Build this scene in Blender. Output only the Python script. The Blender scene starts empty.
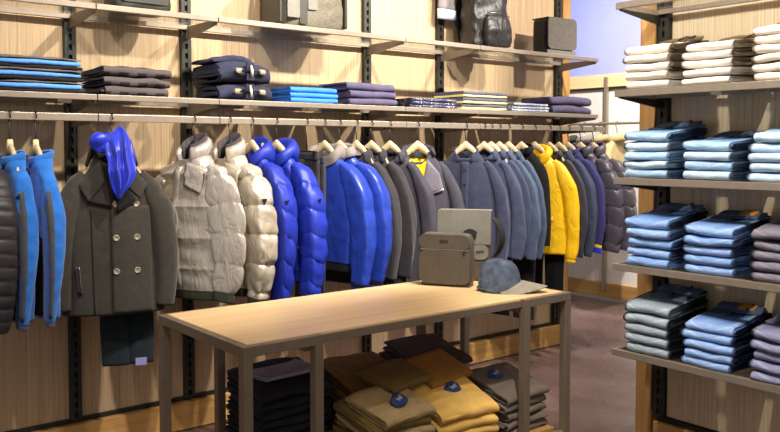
import bpy, bmesh, math, random
import numpy as np
from mathutils import Matrix, Vector
from mathutils.bvhtree import BVHTree

scn = bpy.context.scene
COL = scn.collection
R = math.radians
PI = math.pi

# ---------------------------------------------------------------- camera, world, light
H = 1.509
PITCH, AZ = .0447, .6737
fw = Vector((math.sin(AZ) * math.cos(PITCH), math.cos(AZ) * math.cos(PITCH), -math.sin(PITCH)))
rt = Vector((math.cos(AZ), -math.sin(AZ), 0))
up = rt.cross(fw)
cd = bpy.data.cameras.new('camera')
cam = bpy.data.objects.new('camera', cd)
COL.objects.link(cam)
cd.sensor_fit = 'HORIZONTAL'; cd.sensor_width = 36; cd.lens = 36 * 819.5 / 780; cd.shift_y = -31.4 / 780
cd.clip_start = 0.05; cd.clip_end = 60
cam.matrix_world = Matrix(((rt.x, up.x, -fw.x, -.089), (rt.y, up.y, -fw.y, -.007), (rt.z, up.z, -fw.z, H), (0, 0, 0, 1)))
scn.camera = cam

w = bpy.data.worlds.new('world'); scn.world = w; w.use_nodes = True
bg = w.node_tree.nodes['Background']
bg.inputs[0].default_value = (1.0, 0.94, 0.87, 1); bg.inputs[1].default_value = 0.36

scn.view_settings.view_transform = 'Standard'
scn.view_settings.look = 'None'
scn.view_settings.gamma = 1
scn.view_settings.use_curve_mapping = False
scn.view_settings.exposure = 0.35


def spot(loc, target, power, size=60, blend=.5, col=(1, .925, .82), rad=.045):
    l = bpy.data.lights.new('track_spot', 'SPOT'); l.energy = power; l.spot_size = R(size); l.spot_blend = blend
    l.color = col; l.shadow_soft_size = rad
    o = bpy.data.objects.new('track_spot', l); COL.objects.link(o); o.location = loc
    o.rotation_euler = (Vector(target) - Vector(loc)).to_track_quat('-Z', 'Y').to_euler()
    return o


def area(loc, target, power, sx, sy, col=(1, .88, .72)):
    l = bpy.data.lights.new('area_light', 'AREA'); l.shape = 'RECTANGLE'; l.size = sx; l.size_y = sy
    l.energy = power; l.color = col
    o = bpy.data.objects.new('area_light', l); COL.objects.link(o); o.location = loc
    o.rotation_euler = (Vector(target) - Vector(loc)).to_track_quat('-Z', 'Y').to_euler()
    return o


CEIL = 3.6
# spots on a track in front of the wall unit
for x, tx, tz, p in ((0.2, .6, 1.4, 110), (1.3, 1.3, 1.45, 160), (2.3, 2.3, 1.75, 330), (3.3, 3.1, 1.75, 360), (4.3, 4.1, 1.75, 330)):
    spot((x, 1.9, 3.45), (tx, 4.0, tz), p, 70)
# spots for the jeans unit
spot((1.5, 1.2, 3.45), (3.4, 1.9, 1.2), 215, 60)
spot((1.8, 2.2, 3.45), (3.4, 2.1, 1.2), 150, 58)
# table spots
spot((1.9, 1.6, 3.45), (2.2, 2.6, .85), 50, 50)
spot((3.0, 2.0, 3.45), (2.5, 2.6, .6), 40, 50)
# back area
spot((5.2, 3.6, 3.45), (6.4, 4.6, 1.7), 420, 80)
spot((5.6, 2.6, 3.45), (5.6, 4.2, .0), 150, 90)
# added soft fill light below the ceiling, not a shop fitting
area((1.8, 0.6, 3.5), (1.8, 1.4, 0), 22, 3.0, 1.6)
# blue and violet wall washers behind the low partition
area((7.5, 6.6, 3.5), (9.0, 6.6, 2.4), 52, .3, 1.2, (.30, .42, 1))
area((7.6, 5.0, 3.3), (9.0, 5.0, 2.2), 44, .3, 1.2, (.66, .50, 1))
area((8.1, 2.2, 3.5), (9.0, 2.0, 2.4), 40, .3, 2.5, (.40, .38, 1))


# ---------------------------------------------------------------- materials
def lin(c):
    return tuple(((v / 255) / 12.92 if v / 255 <= .04045 else ((v / 255 + .055) / 1.055) ** 2.4) for v in c)


class NT:
    def __init__(s, name):
        s.m = bpy.data.materials.new(name); s.m.use_nodes = True
        s.t = s.m.node_tree; s.b = s.t.nodes['Principled BSDF']

    def n(s, typ, **kw):
        x = s.t.nodes.new(typ)
        for k, v in kw.items():
            setattr(x, k, v)
        return x

    def l(s, a, b): s.t.links.new(a, b)

    def coord(s, scale=(1, 1, 1), kind='Object'):
        tc = s.n('ShaderNodeTexCoord'); mp = s.n('ShaderNodeMapping')
        mp.inputs['Scale'].default_value = scale
        s.l(tc.outputs[kind], mp.inputs[0]); return mp.outputs[0]

    def noise(s, vec, scale, detail=3, rough=.55, dist=0):
        x = s.n('ShaderNodeTexNoise'); x.inputs['Scale'].default_value = scale
        x.inputs['Detail'].default_value = detail; x.inputs['Roughness'].default_value = rough
        x.inputs['Distortion'].default_value = dist
        s.l(vec, x.inputs['Vector']); return x.outputs['Fac']

    def ramp(s, fac, stops):
        x = s.n('ShaderNodeValToRGB'); e = x.color_ramp.elements
        while len(e) < len(stops): e.new(.5)
        for k, (p, c) in zip(e, stops):
            k.position = p; k.color = (*c[:3], 1)
        s.l(fac, x.inputs[0]); return x.outputs[0]

    def math(s, op, a, b=None, c=None):
        x = s.n('ShaderNodeMath', operation=op)
        for i, v in enumerate((a, b, c)):
            if v is None: continue
            if isinstance(v, (int, float)): x.inputs[i].default_value = v
            else: s.l(v, x.inputs[i])
        return x.outputs[0]

    def mix(s, fac, a, b, blend='MIX'):
        x = s.n('ShaderNodeMix', data_type='RGBA', blend_type=blend)
        for i, v in ((0, fac), (6, a), (7, b)):
            if isinstance(v, (int, float)): x.inputs[i].default_value = v
            elif isinstance(v, tuple): x.inputs[i].default_value = (*v[:3], 1)
            else: s.l(v, x.inputs[i])
        return x.outputs[2]

    def bump(s, h, strength, dist=.002):
        x = s.n('ShaderNodeBump'); x.inputs['Strength'].default_value = strength
        x.inputs['Distance'].default_value = dist
        s.l(h, x.inputs['Height']); s.l(x.outputs[0], s.b.inputs['Normal'])

    def set(s, **kw):
        names = dict(rough='Roughness', metal='Metallic', spec='Specular IOR Level', sheen='Sheen Weight', coat='Coat Weight',
                     coatr='Coat Roughness', trans='Transmission Weight', ior='IOR', sheenr='Sheen Roughness')
        for k, v in kw.items(): s.b.inputs[names[k]].default_value = v


def cloth(name, rgb, rough=.85, var=.18, vs=14, bump=.25, bs=420, sheen=.0, spec=.25, stretch=(1, 1, 1), metal=0, crease=0):
    c = lin(rgb); q = NT(name); v = q.coord(stretch)
    f = q.noise(v, vs, 4)
    lo = tuple(max(0, x * (1 - var)) for x in c); hi = tuple(min(1, x * (1 + var)) for x in c)
    q.l(q.ramp(f, [(.3, lo), (.7, hi)]), q.b.inputs['Base Color'])
    if crease:      # sharp little folds of slippery cloth
        cn = q.noise(q.coord((1, 1, .55)), crease[0], 2, .5, .8)
        q.bump(q.math('POWER', q.math('ABSOLUTE', q.math('SUBTRACT', cn, .5)), .7), crease[1], crease[2])
    elif bump:
        q.bump(q.noise(v, bs, 2), bump, .0015)
    q.set(rough=rough, sheen=sheen, spec=spec, metal=metal)
    return q.m


def metalm(name, rgb, rough=.4, metal=.8, var=.06):
    c = lin(rgb); q = NT(name); v = q.coord()
    f = q.noise(v, 30, 3)
    q.l(q.ramp(f, [(.3, tuple(x * (1 - var) for x in c)), (.7, tuple(x * (1 + var) for x in c))]), q.b.inputs['Base Color'])
    q.set(rough=rough, metal=metal)
    return q.m


def woodm(name, a, b, grain='x', rough=.45, sc=1.0, fine=.35):
    q = NT(name)
    s = {'x': (1.2, 26, 26), 'y': (26, 1.2, 26), 'z': (26, 26, 1.2)}[grain]
    v = q.coord(tuple(k * sc for k in s))
    f = q.noise(v, 1.3, 6, .62, .4)
    c1 = q.ramp(f, [(.28, lin(a)), (.72, lin(b))])
    s2 = tuple(k * 4 for k in s)
    f2 = q.noise(q.coord(s2), 1.6, 3)
    col = q.mix(q.math('MULTIPLY', q.math('SUBTRACT', f2, .35), fine), c1, tuple(x * .55 for x in lin(a)))
    q.l(col, q.b.inputs['Base Color'])
    q.bump(f2, .12, .001)
    q.set(rough=rough, spec=.35)
    return q.m


def laminate(name, a, b):
    """vertical-grain wall panel behind a thin clear gloss layer"""
    q = NT(name)
    f = q.noise(q.coord((80, 80, .9)), 1.5, 4, .6)
    g = q.noise(q.coord((170, 170, 2.2)), 1.2, 3)
    c = q.ramp(f, [(.25, lin(a)), (.75, lin(b))])
    c = q.mix(q.math('MULTIPLY', q.math('GREATER_THAN', g, .58), .30), c, tuple(x * .6 for x in lin(a)))
    q.l(c, q.b.inputs['Base Color'])
    q.set(rough=.5, spec=.3, coat=.85, coatr=.03)
    return q.m


def floorm():
    q = NT('polished_stone_floor'); v = q.coord()
    f = q.noise(v, 1.6, 6, .62, .6)
    g = q.noise(v, 9, 5, .6)
    c = q.ramp(f, [(.3, lin((84, 66, 66))), (.52, lin((112, 90, 88))), (.72, lin((142, 118, 114)))])
    c = q.mix(q.math('MULTIPLY', g, .35), c, lin((84, 66, 64)))
    q.l(c, q.b.inputs['Base Color'])
    x = q.n('ShaderNodeMapRange'); q.l(g, x.inputs[0]); x.inputs[3].default_value = .18; x.inputs[4].default_value = .42
    q.l(x.outputs[0], q.b.inputs['Roughness'])
    q.set(spec=.5)
    q.bump(g, .08, .002)
    return q.m


def denim(name, pale, mid, dark, w_=.24, d=.33, cream=None):
    """local x = width, y = depth (front at -d/2). The leg fronts are washed pale, seams and seat keep the dye."""
    q = NT(name); tc = q.n('ShaderNodeTexCoord'); sp = q.n('ShaderNodeSeparateXYZ'); q.l(tc.outputs['Object'], sp.inputs[0])
    v = q.coord()
    n1 = q.noise(v, 9, 4); n2 = q.noise(q.coord((1, 1, 2.2)), 38, 4)
    # depth gradient of the wash
    t = q.math('ADD', q.math('MULTIPLY', sp.outputs[1], 1 / d), .5)
    t = q.math('ADD', t, q.math('MULTIPLY', q.math('SUBTRACT', n1, .5), .5))
    c = q.ramp(t, [(.05, lin(pale)), (.32, lin(mid)), (.62, lin(dark)), (.95, lin(tuple(k * .8 for k in dark)))])
    # side seam keeps the dark dye
    sx = q.math('ABSOLUTE', sp.outputs[0])
    s = q.n('ShaderNodeMapRange'); q.l(sx, s.inputs[0]); s.inputs[1].default_value = w_ / 2 - .016; s.inputs[2].default_value = w_ / 2 - .002
    c = q.mix(s.outputs[0], c, lin(tuple(k * .55 for k in dark)))
    # worn whisker lines, a shallow V across the front
    vv = q.math('SUBTRACT', q.math('ADD', sp.outputs[2], q.math('MULTIPLY', q.math('SUBTRACT', n1, .5), .012)),
                q.math('MULTIPLY', q.math('ABSOLUTE', q.math('ADD', sp.outputs[0], .01)), .30))
    k = q.math('ABSOLUTE', q.math('SUBTRACT', vv, .010))
    wl = q.n('ShaderNodeMapRange'); q.l(k, wl.inputs[0]); wl.inputs[1].default_value = .0055; wl.inputs[2].default_value = .001
    c = q.mix(q.math('MULTIPLY', wl.outputs[0], q.math('MULTIPLY', n2, .55)), c, lin(cream or tuple(min(255, k + 70) for k in pale)))
    c = q.mix(.35, c, q.ramp(n2, [(.25, lin(dark)), (.75, lin(tuple(min(255, k + 40) for k in pale)))]), 'SOFT_LIGHT')
    q.l(c, q.b.inputs['Base Color'])
    q.bump(q.noise(q.coord(), 500, 2), .25, .0012)
    q.set(rough=.85, spec=.2)
    return q.m


def glassm():
    q = NT('shelf_glass'); t = q.t
    t.nodes.remove(q.b)
    tr = q.n('ShaderNodeBsdfTransparent'); tr.inputs[0].default_value = (.955, .965, .955, 1)
    gl = q.n('ShaderNodeBsdfGlossy'); gl.inputs['Roughness'].default_value = .02
    fr = q.n('ShaderNodeLayerWeight'); fr.inputs['Blend'].default_value = .5
    mx = q.n('ShaderNodeMixShader')
    q.l(q.math('ADD', q.math('MULTIPLY', q.math('POWER', fr.outputs['Facing'], 4), .5), .03), mx.inputs[0]); q.l(tr.outputs[0], mx.inputs[1]); q.l(gl.outputs[0], mx.inputs[2])
    q.l(mx.outputs[0], t.nodes['Material Output'].inputs[0])
    return q.m


M = {}
M['floor'] = floorm()
M['laminate'] = laminate('pale_grained_laminate', (172, 142, 108), (210, 184, 148))
M['laminate2'] = laminate('pale_grained_laminate_grey', (180, 158, 128), (224, 206, 176))
M['ceiling'] = cloth('painted_ceiling', (214, 208, 198), bump=0, var=.03)
M['plaster'] = cloth('white_plaster', (236, 232, 236), bump=0, var=.02, vs=3)
M['oak_x'] = woodm('honey_oak', (174, 130, 72), (210, 166, 102), 'x')
M['oak_y'] = woodm('honey_oak_y', (174, 130, 72), (210, 166, 102), 'y')
M['oak_z'] = woodm('honey_oak_z', (166, 122, 68), (202, 158, 98), 'z')
M['top'] = woodm('pale_oak_tabletop', (222, 182, 128), (238, 206, 158), 'x', .38, .8, .14)
M['black'] = metalm('black_steel_channel', (52, 52, 46), .5, .5)
M['taupe'] = metalm('taupe_steel', (128, 114, 98), .48, .35)
M['shelfmetal'] = metalm('brushed_taupe_bar', (156, 144, 130), .42, .5)
M['chrome'] = metalm('polished_hook', (170, 165, 158), .22, 1)
M['hook'] = metalm('dark_hook', (84, 78, 72), .3, .9)
M['glass'] = glassm()
M['hangerwood'] = woodm('pale_hanger_wood', (190, 166, 126), (216, 196, 160), 'x', .5, 1, .15)
M['cream'] = woodm('cream_wood', (226, 196, 142), (244, 222, 176), 'y', .5, 1, .1)
M['whitepanel'] = laminate('white_wall_panel', (228, 222, 218), (244, 240, 238))


# ---------------------------------------------------------------- mesh helpers
class MB:
    def __init__(s): s.v = []; s.f = []; s.sm = []

    def add(s, vs, fs, smooth=True):
        b = len(s.v); s.v += [tuple(map(float, p)) for p in vs]
        s.f += [tuple(i + b for i in f) for f in fs]; s.sm += [smooth] * len(fs); return s

    def grid(s, P, cu=False, cv=False, cap0=False, cap1=False, smooth=True, flip=False):
        nu, nv = P.shape[:2]; fs = []
        for i in range(nu if cu else nu - 1):
            for j in range(nv if cv else nv - 1):
                a = i * nv + j; b = i * nv + (j + 1) % nv
                c = ((i + 1) % nu) * nv + (j + 1) % nv; d = ((i + 1) % nu) * nv + j
                fs.append((a, d, c, b) if flip else (a, b, c, d))
        vs = list(P.reshape(-1, 3))
        if cap0: fs.append(tuple(range(nv))[::1 if flip else -1])
        if cap1: fs.append(tuple(range((nu - 1) * nv, nu * nv))[::-1 if flip else 1])
        return s.add(vs, fs, smooth)

    def box(s, c, size, bev=.0, rot=None, seg=2):
        bm = bmesh.new(); bmesh.ops.create_cube(bm, size=1)
        for v in bm.verts: v.co = Vector((v.co.x * size[0], v.co.y * size[1], v.co.z * size[2]))
        if bev:
            bmesh.ops.bevel(bm, geom=list(bm.edges), offset=bev, segments=seg, affect='EDGES', profile=.5)
        mt = Matrix.Translation(c)
        if rot is not None: mt = mt @ rot.to_4x4()
        bm.verts.index_update()
        s.add([mt @ v.co for v in bm.verts], [[v.index for v in f.verts] for f in bm.faces], False)
        bm.free(); return s

    def tube(s, pts, r, n=8, cap=True):
        pts = np.array(pts, float); m = len(pts)
        r = np.full(m, r) if np.isscalar(r) else np.array(r)
        T = np.gradient(pts, axis=0); T /= np.linalg.norm(T, axis=1)[:, None] + 1e-12
        ref = np.array([0, 0, 1.]) if abs(T[0][2]) < .9 else np.array([1., 0, 0])
        P = np.zeros((m, n, 3)); a = np.linspace(0, 2 * PI, n, endpoint=False)
        N = ref - T[0] * ref.dot(T[0]); N /= np.linalg.norm(N)
        for i in range(m):
            N = N - T[i] * N.dot(T[i]); N /= np.linalg.norm(N) + 1e-12
            B = np.cross(T[i], N)
            P[i] = pts[i] + r[i] * (np.cos(a)[:, None] * N + np.sin(a)[:, None] * B)
        return s.grid(P, cv=True, cap0=cap, cap1=cap, flip=True)

    def prism(s, poly, h, mt=Matrix.Identity(4)):
        """poly in xy extruded along z by h"""
        n = len(poly)
        vs = [mt @ Vector((x, y, 0)) for x, y in poly] + [mt @ Vector((x, y, h)) for x, y in poly]
        fs = [tuple(range(n))[::-1], tuple(range(n, 2 * n))] + [(i, (i + 1) % n, n + (i + 1) % n, n + i) for i in range(n)]
        return s.add(vs, fs, False)

    def mesh(s, name):
        me = bpy.data.meshes.new(name); me.from_pydata(s.v, [], s.f)
        me.polygons.foreach_set('use_smooth', s.sm); me.update(); return me


def link(name, me, m, parent=None, loc=(0, 0, 0), rz=0):
    o = bpy.data.objects.new(name, me)
    if m is not None and len(me.materials) == 0: me.materials.append(m)
    COL.objects.link(o)
    if parent is not None: o.parent = parent
    o.location = loc; o.rotation_euler = (0, 0, rz)
    return o


def obj(name, mb, m, parent=None, loc=(0, 0, 0), rz=0, fix=True):
    me = mb.mesh(name)
    if fix:
        bm = bmesh.new(); bm.from_mesh(me); bmesh.ops.recalc_face_normals(bm, faces=bm.faces); bm.to_mesh(me); bm.free()
    return link(name, me, m, parent, loc, rz)


def tag(o, label, cat, group=None):
    o['label'] = label; o['category'] = cat
    if group: o['group'] = group
    return o


def thing(name, label, cat, loc=(0, 0, 0), rz=0, group=None):
    o = bpy.data.objects.new(name, None); COL.objects.link(o)
    o.location = loc; o.rotation_euler = (0, 0, rz); o.empty_display_size = .1
    return tag(o, label, cat, group)


def struct(name, mb, m, parent=None):
    o = obj(name, mb, m, parent)
    if parent is None: o['kind'] = 'structure'
    return o


def dup(root, loc, rz, label, group=None):
    r = root.copy(); COL.objects.link(r); r.location = loc; r.rotation_euler = (0, 0, rz); r['label'] = label
    if group: r['group'] = group
    for ch in list(root.children):
        c = ch.copy(); COL.objects.link(c); c.parent = r
        for g in list(ch.children):
            d = g.copy(); COL.objects.link(d); d.parent = c
    return r


def sn(P, f, seed, k=7):
    """smooth pseudo-noise in about -1..1 at points P"""
    rs = np.random.RandomState(seed); out = np.zeros(P.shape[:-1])
    for _ in range(k):
        d = rs.normal(size=3); d /= np.linalg.norm(d); d *= f * rs.uniform(.6, 1.5)
        out += np.sin(P @ d + rs.uniform(0, 6.28))
    return out / math.sqrt(k) * .9


def smooth_rows(rows, n, it=3):
    rows = np.array(rows, float)
    d = np.r_[0, np.cumsum(np.linalg.norm(np.diff(rows[:, :3], axis=0), axis=1) + 1e-6)]
    t = np.linspace(0, d[-1], n)
    A = np.stack([np.interp(t, d, rows[:, k]) for k in range(rows.shape[1])], 1)
    for _ in range(it):
        B = A.copy(); B[1:-1] = (A[:-2] + 2 * A[1:-1] + A[2:]) / 4; A = B
    return A


# ---------------------------------------------------------------- the setting
floor_mb = MB().box((4, 4, -.05), (16, 14, .1)); struct('floor', floor_mb, M['floor'])
struct('ceiling', MB().box((4, 4, CEIL + .05), (16, 14, .1)), M['ceiling'])
WY = 4.1       # face of the left wall panel
wl = MB()
wl.box((1.95, WY + .08, CEIL / 2), (5.78, .13, CEIL))
struct('wall_left', wl, M['plaster'])
# wall panels (one per bay) set between the posts
seams = [-.9, -.61, .59, 1.19, 1.79, 2.99, 3.6, 4.84]
pn = MB()
for a, b in zip(seams[:-1], seams[1:]):
    pn.box(((a + b) / 2, WY + .008, (3.3 + .15) / 2), (b - a - .003, .016, 3.15), .001)
o = struct('trim_1', pn, M['laminate'])
struct('trim_2', MB().box((4.885, WY - .005, 1.7), (.085, .06, 3.4), .003), M['oak_z'])           # wooden end post
bb = MB().box((2.0, WY - .02, .078), (5.86, .06, .145), .003)
struct('baseboard_left', bb, M['oak_x'])
struct('trim_3', MB().box((2.0, WY - .004, .163), (5.68, .02, .022)), M['black'])
# low partition at the back and the far wall
BX = 6.6
struct('wall_back', MB().box((BX + .06, 4.3, 1.09), (.1, 4.6, 2.18)), M['whitepanel'])
struct('trim_4', MB().box((BX + .0, 4.3, 2.165), (.05, 4.6, .125), .003), M['cream'])
struct('baseboard_back', MB().box((BX - .0, 4.3, .11), (.05, 4.6, .14), .003), M['oak_y'])
struct('trim_5', MB().box((BX - .0, 4.3, 2.09), (.03, 4.6, .012)), M['black'])
struct('wall_far', MB().box((9.05, 3.6, CEIL / 2), (.1, 12, CEIL)), M['plaster'])


def channel(mb, x, y, z0, z1, axis='x', wd=.055, dp=.03, pitch=.05):
    """slotted steel upright, web with real slots; axis = direction across its face"""
    def B(cx, cz, sx, sz, off, t):
        if axis == 'x': mb.box((x + cx, y - off, cz), (sx, t, sz), .0012)
        else: mb.box((x - off, y + cx, cz), (t, sx, sz), .0012)
    zc = (z0 + z1) / 2; L = z1 - z0; sw = wd * .36
    for s in (-1, 1):
        B(s * (wd - sw) / 2, zc, sw, L, dp / 2, dp)
    B(0, zc, wd - .01, L, .004, .006)
    n = int(L / pitch)
    for i in range(n + 1):
        z = z0 + i * pitch
        B(0, z, wd - 2 * sw + .004, pitch * .45, dp - .006, .006)


# ---------------------------------------------------------------- wall shelving unit (left)
SY = 3.70      # front of the shelves
unit = thing('wall_shelving', 'long wall shelving with black slotted posts, two shelves and a hanging rail', 'shelving', (2.99, 4.09, 0))
PX = [-.61, .59, 1.19, 1.79, 2.99, 3.6, 4.8]


def part(name, mb, m, parent):
    """mesh written in world coordinates, parented with its offset kept"""
    off = Vector((0, 0, 0)); p = parent
    while p is not None:
        off += p.location; p = p.parent
    mb.v = [(a - off.x, b - off.y, c - off.z) for a, b, c in mb.v]
    return obj(name, mb, m, parent)


for x in PX:
    b = MB(); channel(b, x, WY - .001, .17, 3.35)
    part('slotted_post', b, M['black'], unit)
for zt in (2.155, 1.75):
    for a, b_ in zip(PX[:-1], PX[1:]):
        m = MB()
        m.box(((a + b_) / 2, SY + .012, zt - .013), (b_ - a - .004, .024, .026), .002)      # front bar
        sh = part('shelf', m, M['shelfmetal'], unit)
        part('rear_bar', MB().box(((a + b_) / 2, WY - .045, zt - .014), (b_ - a - .004, .018, .024), .002), M['shelfmetal'], sh)
        g = MB().box(((a + b_) / 2, (SY + WY) / 2 - .01, zt - .004), (b_ - a - .006, WY - SY - .08, .008), .001)
        gp = part('glass_panel', g, M['glass'], sh)
    for i, x in enumerate(PX):
        m = MB()
        d = WY - SY - .045
        # tapered arm from post to front bar
        mt = Matrix.Translation((x - .006, 0, 0)) @ Matrix(((0, 0, 1, 0), (1, 0, 0, 0), (0, 1, 0, 0), (0, 0, 0, 1)))
        m.prism([(SY + .024, zt - .036), (WY - .03, zt - .075), (WY - .03, zt - .010), (SY + .024, zt - .010)], .012, mt)
        part('shelf_bracket', m, M['taupe'], unit)
RZ = 1.645
for a, b_ in zip(PX[:-1], PX[1:]):
    bb_ = b_ + (.07 if b_ == PX[-1] else 0)
    part('hanging_rail', MB().box(((a + bb_) / 2, SY, RZ), (bb_ - a - .003, .012, .034), .003), M['shelfmetal'], unit)
for x in PX:
    m = MB()
    mt = Matrix.Translation((x - .006, 0, 0)) @ Matrix(((0, 0, 1, 0), (1, 0, 0, 0), (0, 1, 0, 0), (0, 0, 0, 1)))
    m.prism([(SY + .006, RZ - .017), (WY - .03, RZ - .035), (WY - .03, RZ + .02), (SY + .006, RZ + .010)], .012, mt)
    part('rail_bracket', m, M['taupe'], unit)

# ---------------------------------------------------------------- jeans unit (right)
JX = 3.563      # face of its panel
JF = 3.183      # front of its shelves
jun = thing('jeans_shelving', 'shelving unit with wooden end post holding the folded jeans on the right', 'shelving', (JX, 1.4, 0))
JE = 2.385
m = MB().box((JX + .06, .76, 1.65), (.09, 3.22, 3.3), .002); part('carcass', m, M['taupe'], jun)
part('end_post', MB().box((JX + .035, JE + .055, 1.65), (.13, .09, 3.3), .003), M['oak_z'], jun)
part('base_plate', MB().box((JX + .02, JE + .055, .008), (.17, .10, .016), .002), M['oak_y'], jun)
part('back_panel', MB().box((JX + .007, .72, 1.72), (.014, 3.2, 3.14), .001), M['laminate2'], jun)
part('plinth', MB().box((JX - .012, .74, .068), (.05, 3.27, .104), .003), M['oak_y'], jun)
part('kick_strip', MB().box((JX - .003, .74, .132), (.02, 3.27, .022)), M['black'], jun)
for y in (JE - .032, 1.2, 0.0):
    b = MB(); channel(b, JX - .001, y, .15, 3.3, 'y')
    part('slotted_post', b, M['black'], jun)
b = MB().box((JX - .012, JE + .003, 1.72), (.024, .016, 3.1)); part('post_edge', b, M['black'], jun)
JZ = [.545, .957, 1.368, 1.782, 2.195]
JP = [JE, 1.2, 0.0, -.6]
for zt in JZ:
    for a, b_ in zip(JP[:-1], JP[1:]):
        m = MB(); yc = (a + b_) / 2; L = a - b_ - .004
        m.box((JF + .012, yc, zt - .016), (.024, L, .032), .002)
        sh = part('shelf', m, M['shelfmetal'], jun)
        part('rear_bar', MB().box((JX - .045, yc, zt - .014), (.018, L, .024), .002), M['shelfmetal'], sh)
        for s in (a - .01, b_ + .01):
            part('side_bar', MB().box(((JF + JX) / 2 - .015, s, zt - .016), (JX - JF - .079, .014, .028), .002), M['shelfmetal'], sh)
        part('glass_panel', MB().box(((JF + JX) / 2 - .01, yc, zt - .004), (JX - JF - .08, L - .04, .008), .001), M['glass'], sh)
    for y in (JE - .012, 1.2):
        m = MB()
        mt = Matrix(((1, 0, 0, 0), (0, 0, 1, y - .006), (0, 1, 0, 0), (0, 0, 0, 1)))
        m.prism([(JF + .024, zt - .036), (JX - .03, zt - .075), (JX - .03, zt - .031), (JF + .024, zt - .031)], .012, mt)
        part('shelf_bracket', m, M['black'], jun)

# ---------------------------------------------------------------- back rail on the partition
br = thing('back_clothes_rail', 'far clothes rail standing before the white partition behind the jeans unit', 'rail', (6.1, 4.4, 0))
part('hanging_rail', MB().tube([(6.1, 3.0, 1.73), (6.1, 6.2, 1.73)], .012, 10), M['shelfmetal'], br)
for y in (3.1, 4.95, 6.1):
    m = MB().box((BX - .03, y, 1.15), (.035, .035, 2.1), .002)
    part('rail_post', m, M['shelfmetal'], br)
    part('rail_arm', MB().tube([(BX - .04, y, 1.73), (6.1, y, 1.73)], .01, 8), M['shelfmetal'], br)

# ---------------------------------------------------------------- display table
T0, T1, Y0, Y1, TZ = 1.205, 2.888, 2.391, 3.09, .85
tb = thing('display_table', 'pale oak topped display table with taupe square steel frame', 'table', ((T0 + T1) / 2, (Y0 + Y1) / 2, 0))
part('tabletop', MB().box(((T0 + T1) / 2, (Y0 + Y1) / 2, TZ - .012), (T1 - T0 - .055, Y1 - Y0 - .055, .026), .002), M['top'], tb)
S = .036
m = MB()
for y in (Y0 + S / 2, Y1 - S / 2):
    for a, b_ in ((T0, 1.525), (2.578, T1)):
        m.box(((a + b_) / 2, y, TZ - S / 2 - .002), (b_ - a, S, S), .002)
    yy = y + (.012 if y < 2.6 else -.012)
    m.box(((1.525 + 2.578) / 2, yy, TZ - S / 2 - .004), (2.578 - 1.5, S * .6, S * .85), .002)
for x in (T0 + S / 2, T1 - S / 2):
    m.box((x, (Y0 + Y1) / 2, TZ - S / 2 - .002), (S, Y1 - Y0 - 2 * S, S), .002)
for x in (1.485, 2.588):
    m.box((x, (Y0 + Y1) / 2, TZ - S / 2 - .03), (S, Y1 - Y0 - 2 * S, S * .8), .002)
part('top_frame', m, M['taupe'], tb)
for xf, xb in ((T0 + S / 2, T0 + S / 2), (1.507, 1.462), (2.596, 2.568), (T1 - S / 2, T1 - S / 2)):
    for x, y in ((xf, Y0 + S / 2), (xb, Y1 - S / 2)):
        part('leg', MB().box((x, y, (TZ - S) / 2), (S, S, TZ - S - .004), .002), M['taupe'], tb)
part('lower_shelf', MB().box(((T0 + T1) / 2, (Y0 + Y1) / 2, .205), (T1 - T0 - .1, Y1 - Y0 - .1, .03), .002), M['oak_x'], tb)
m = MB()
for y in (Y0 + S / 2, Y1 - S / 2):
    m.box(((T0 + T1) / 2, y, .19), (T1 - T0 - 2 * S, .03, .04), .002)
part('lower_rail', m, M['taupe'], tb)

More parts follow.
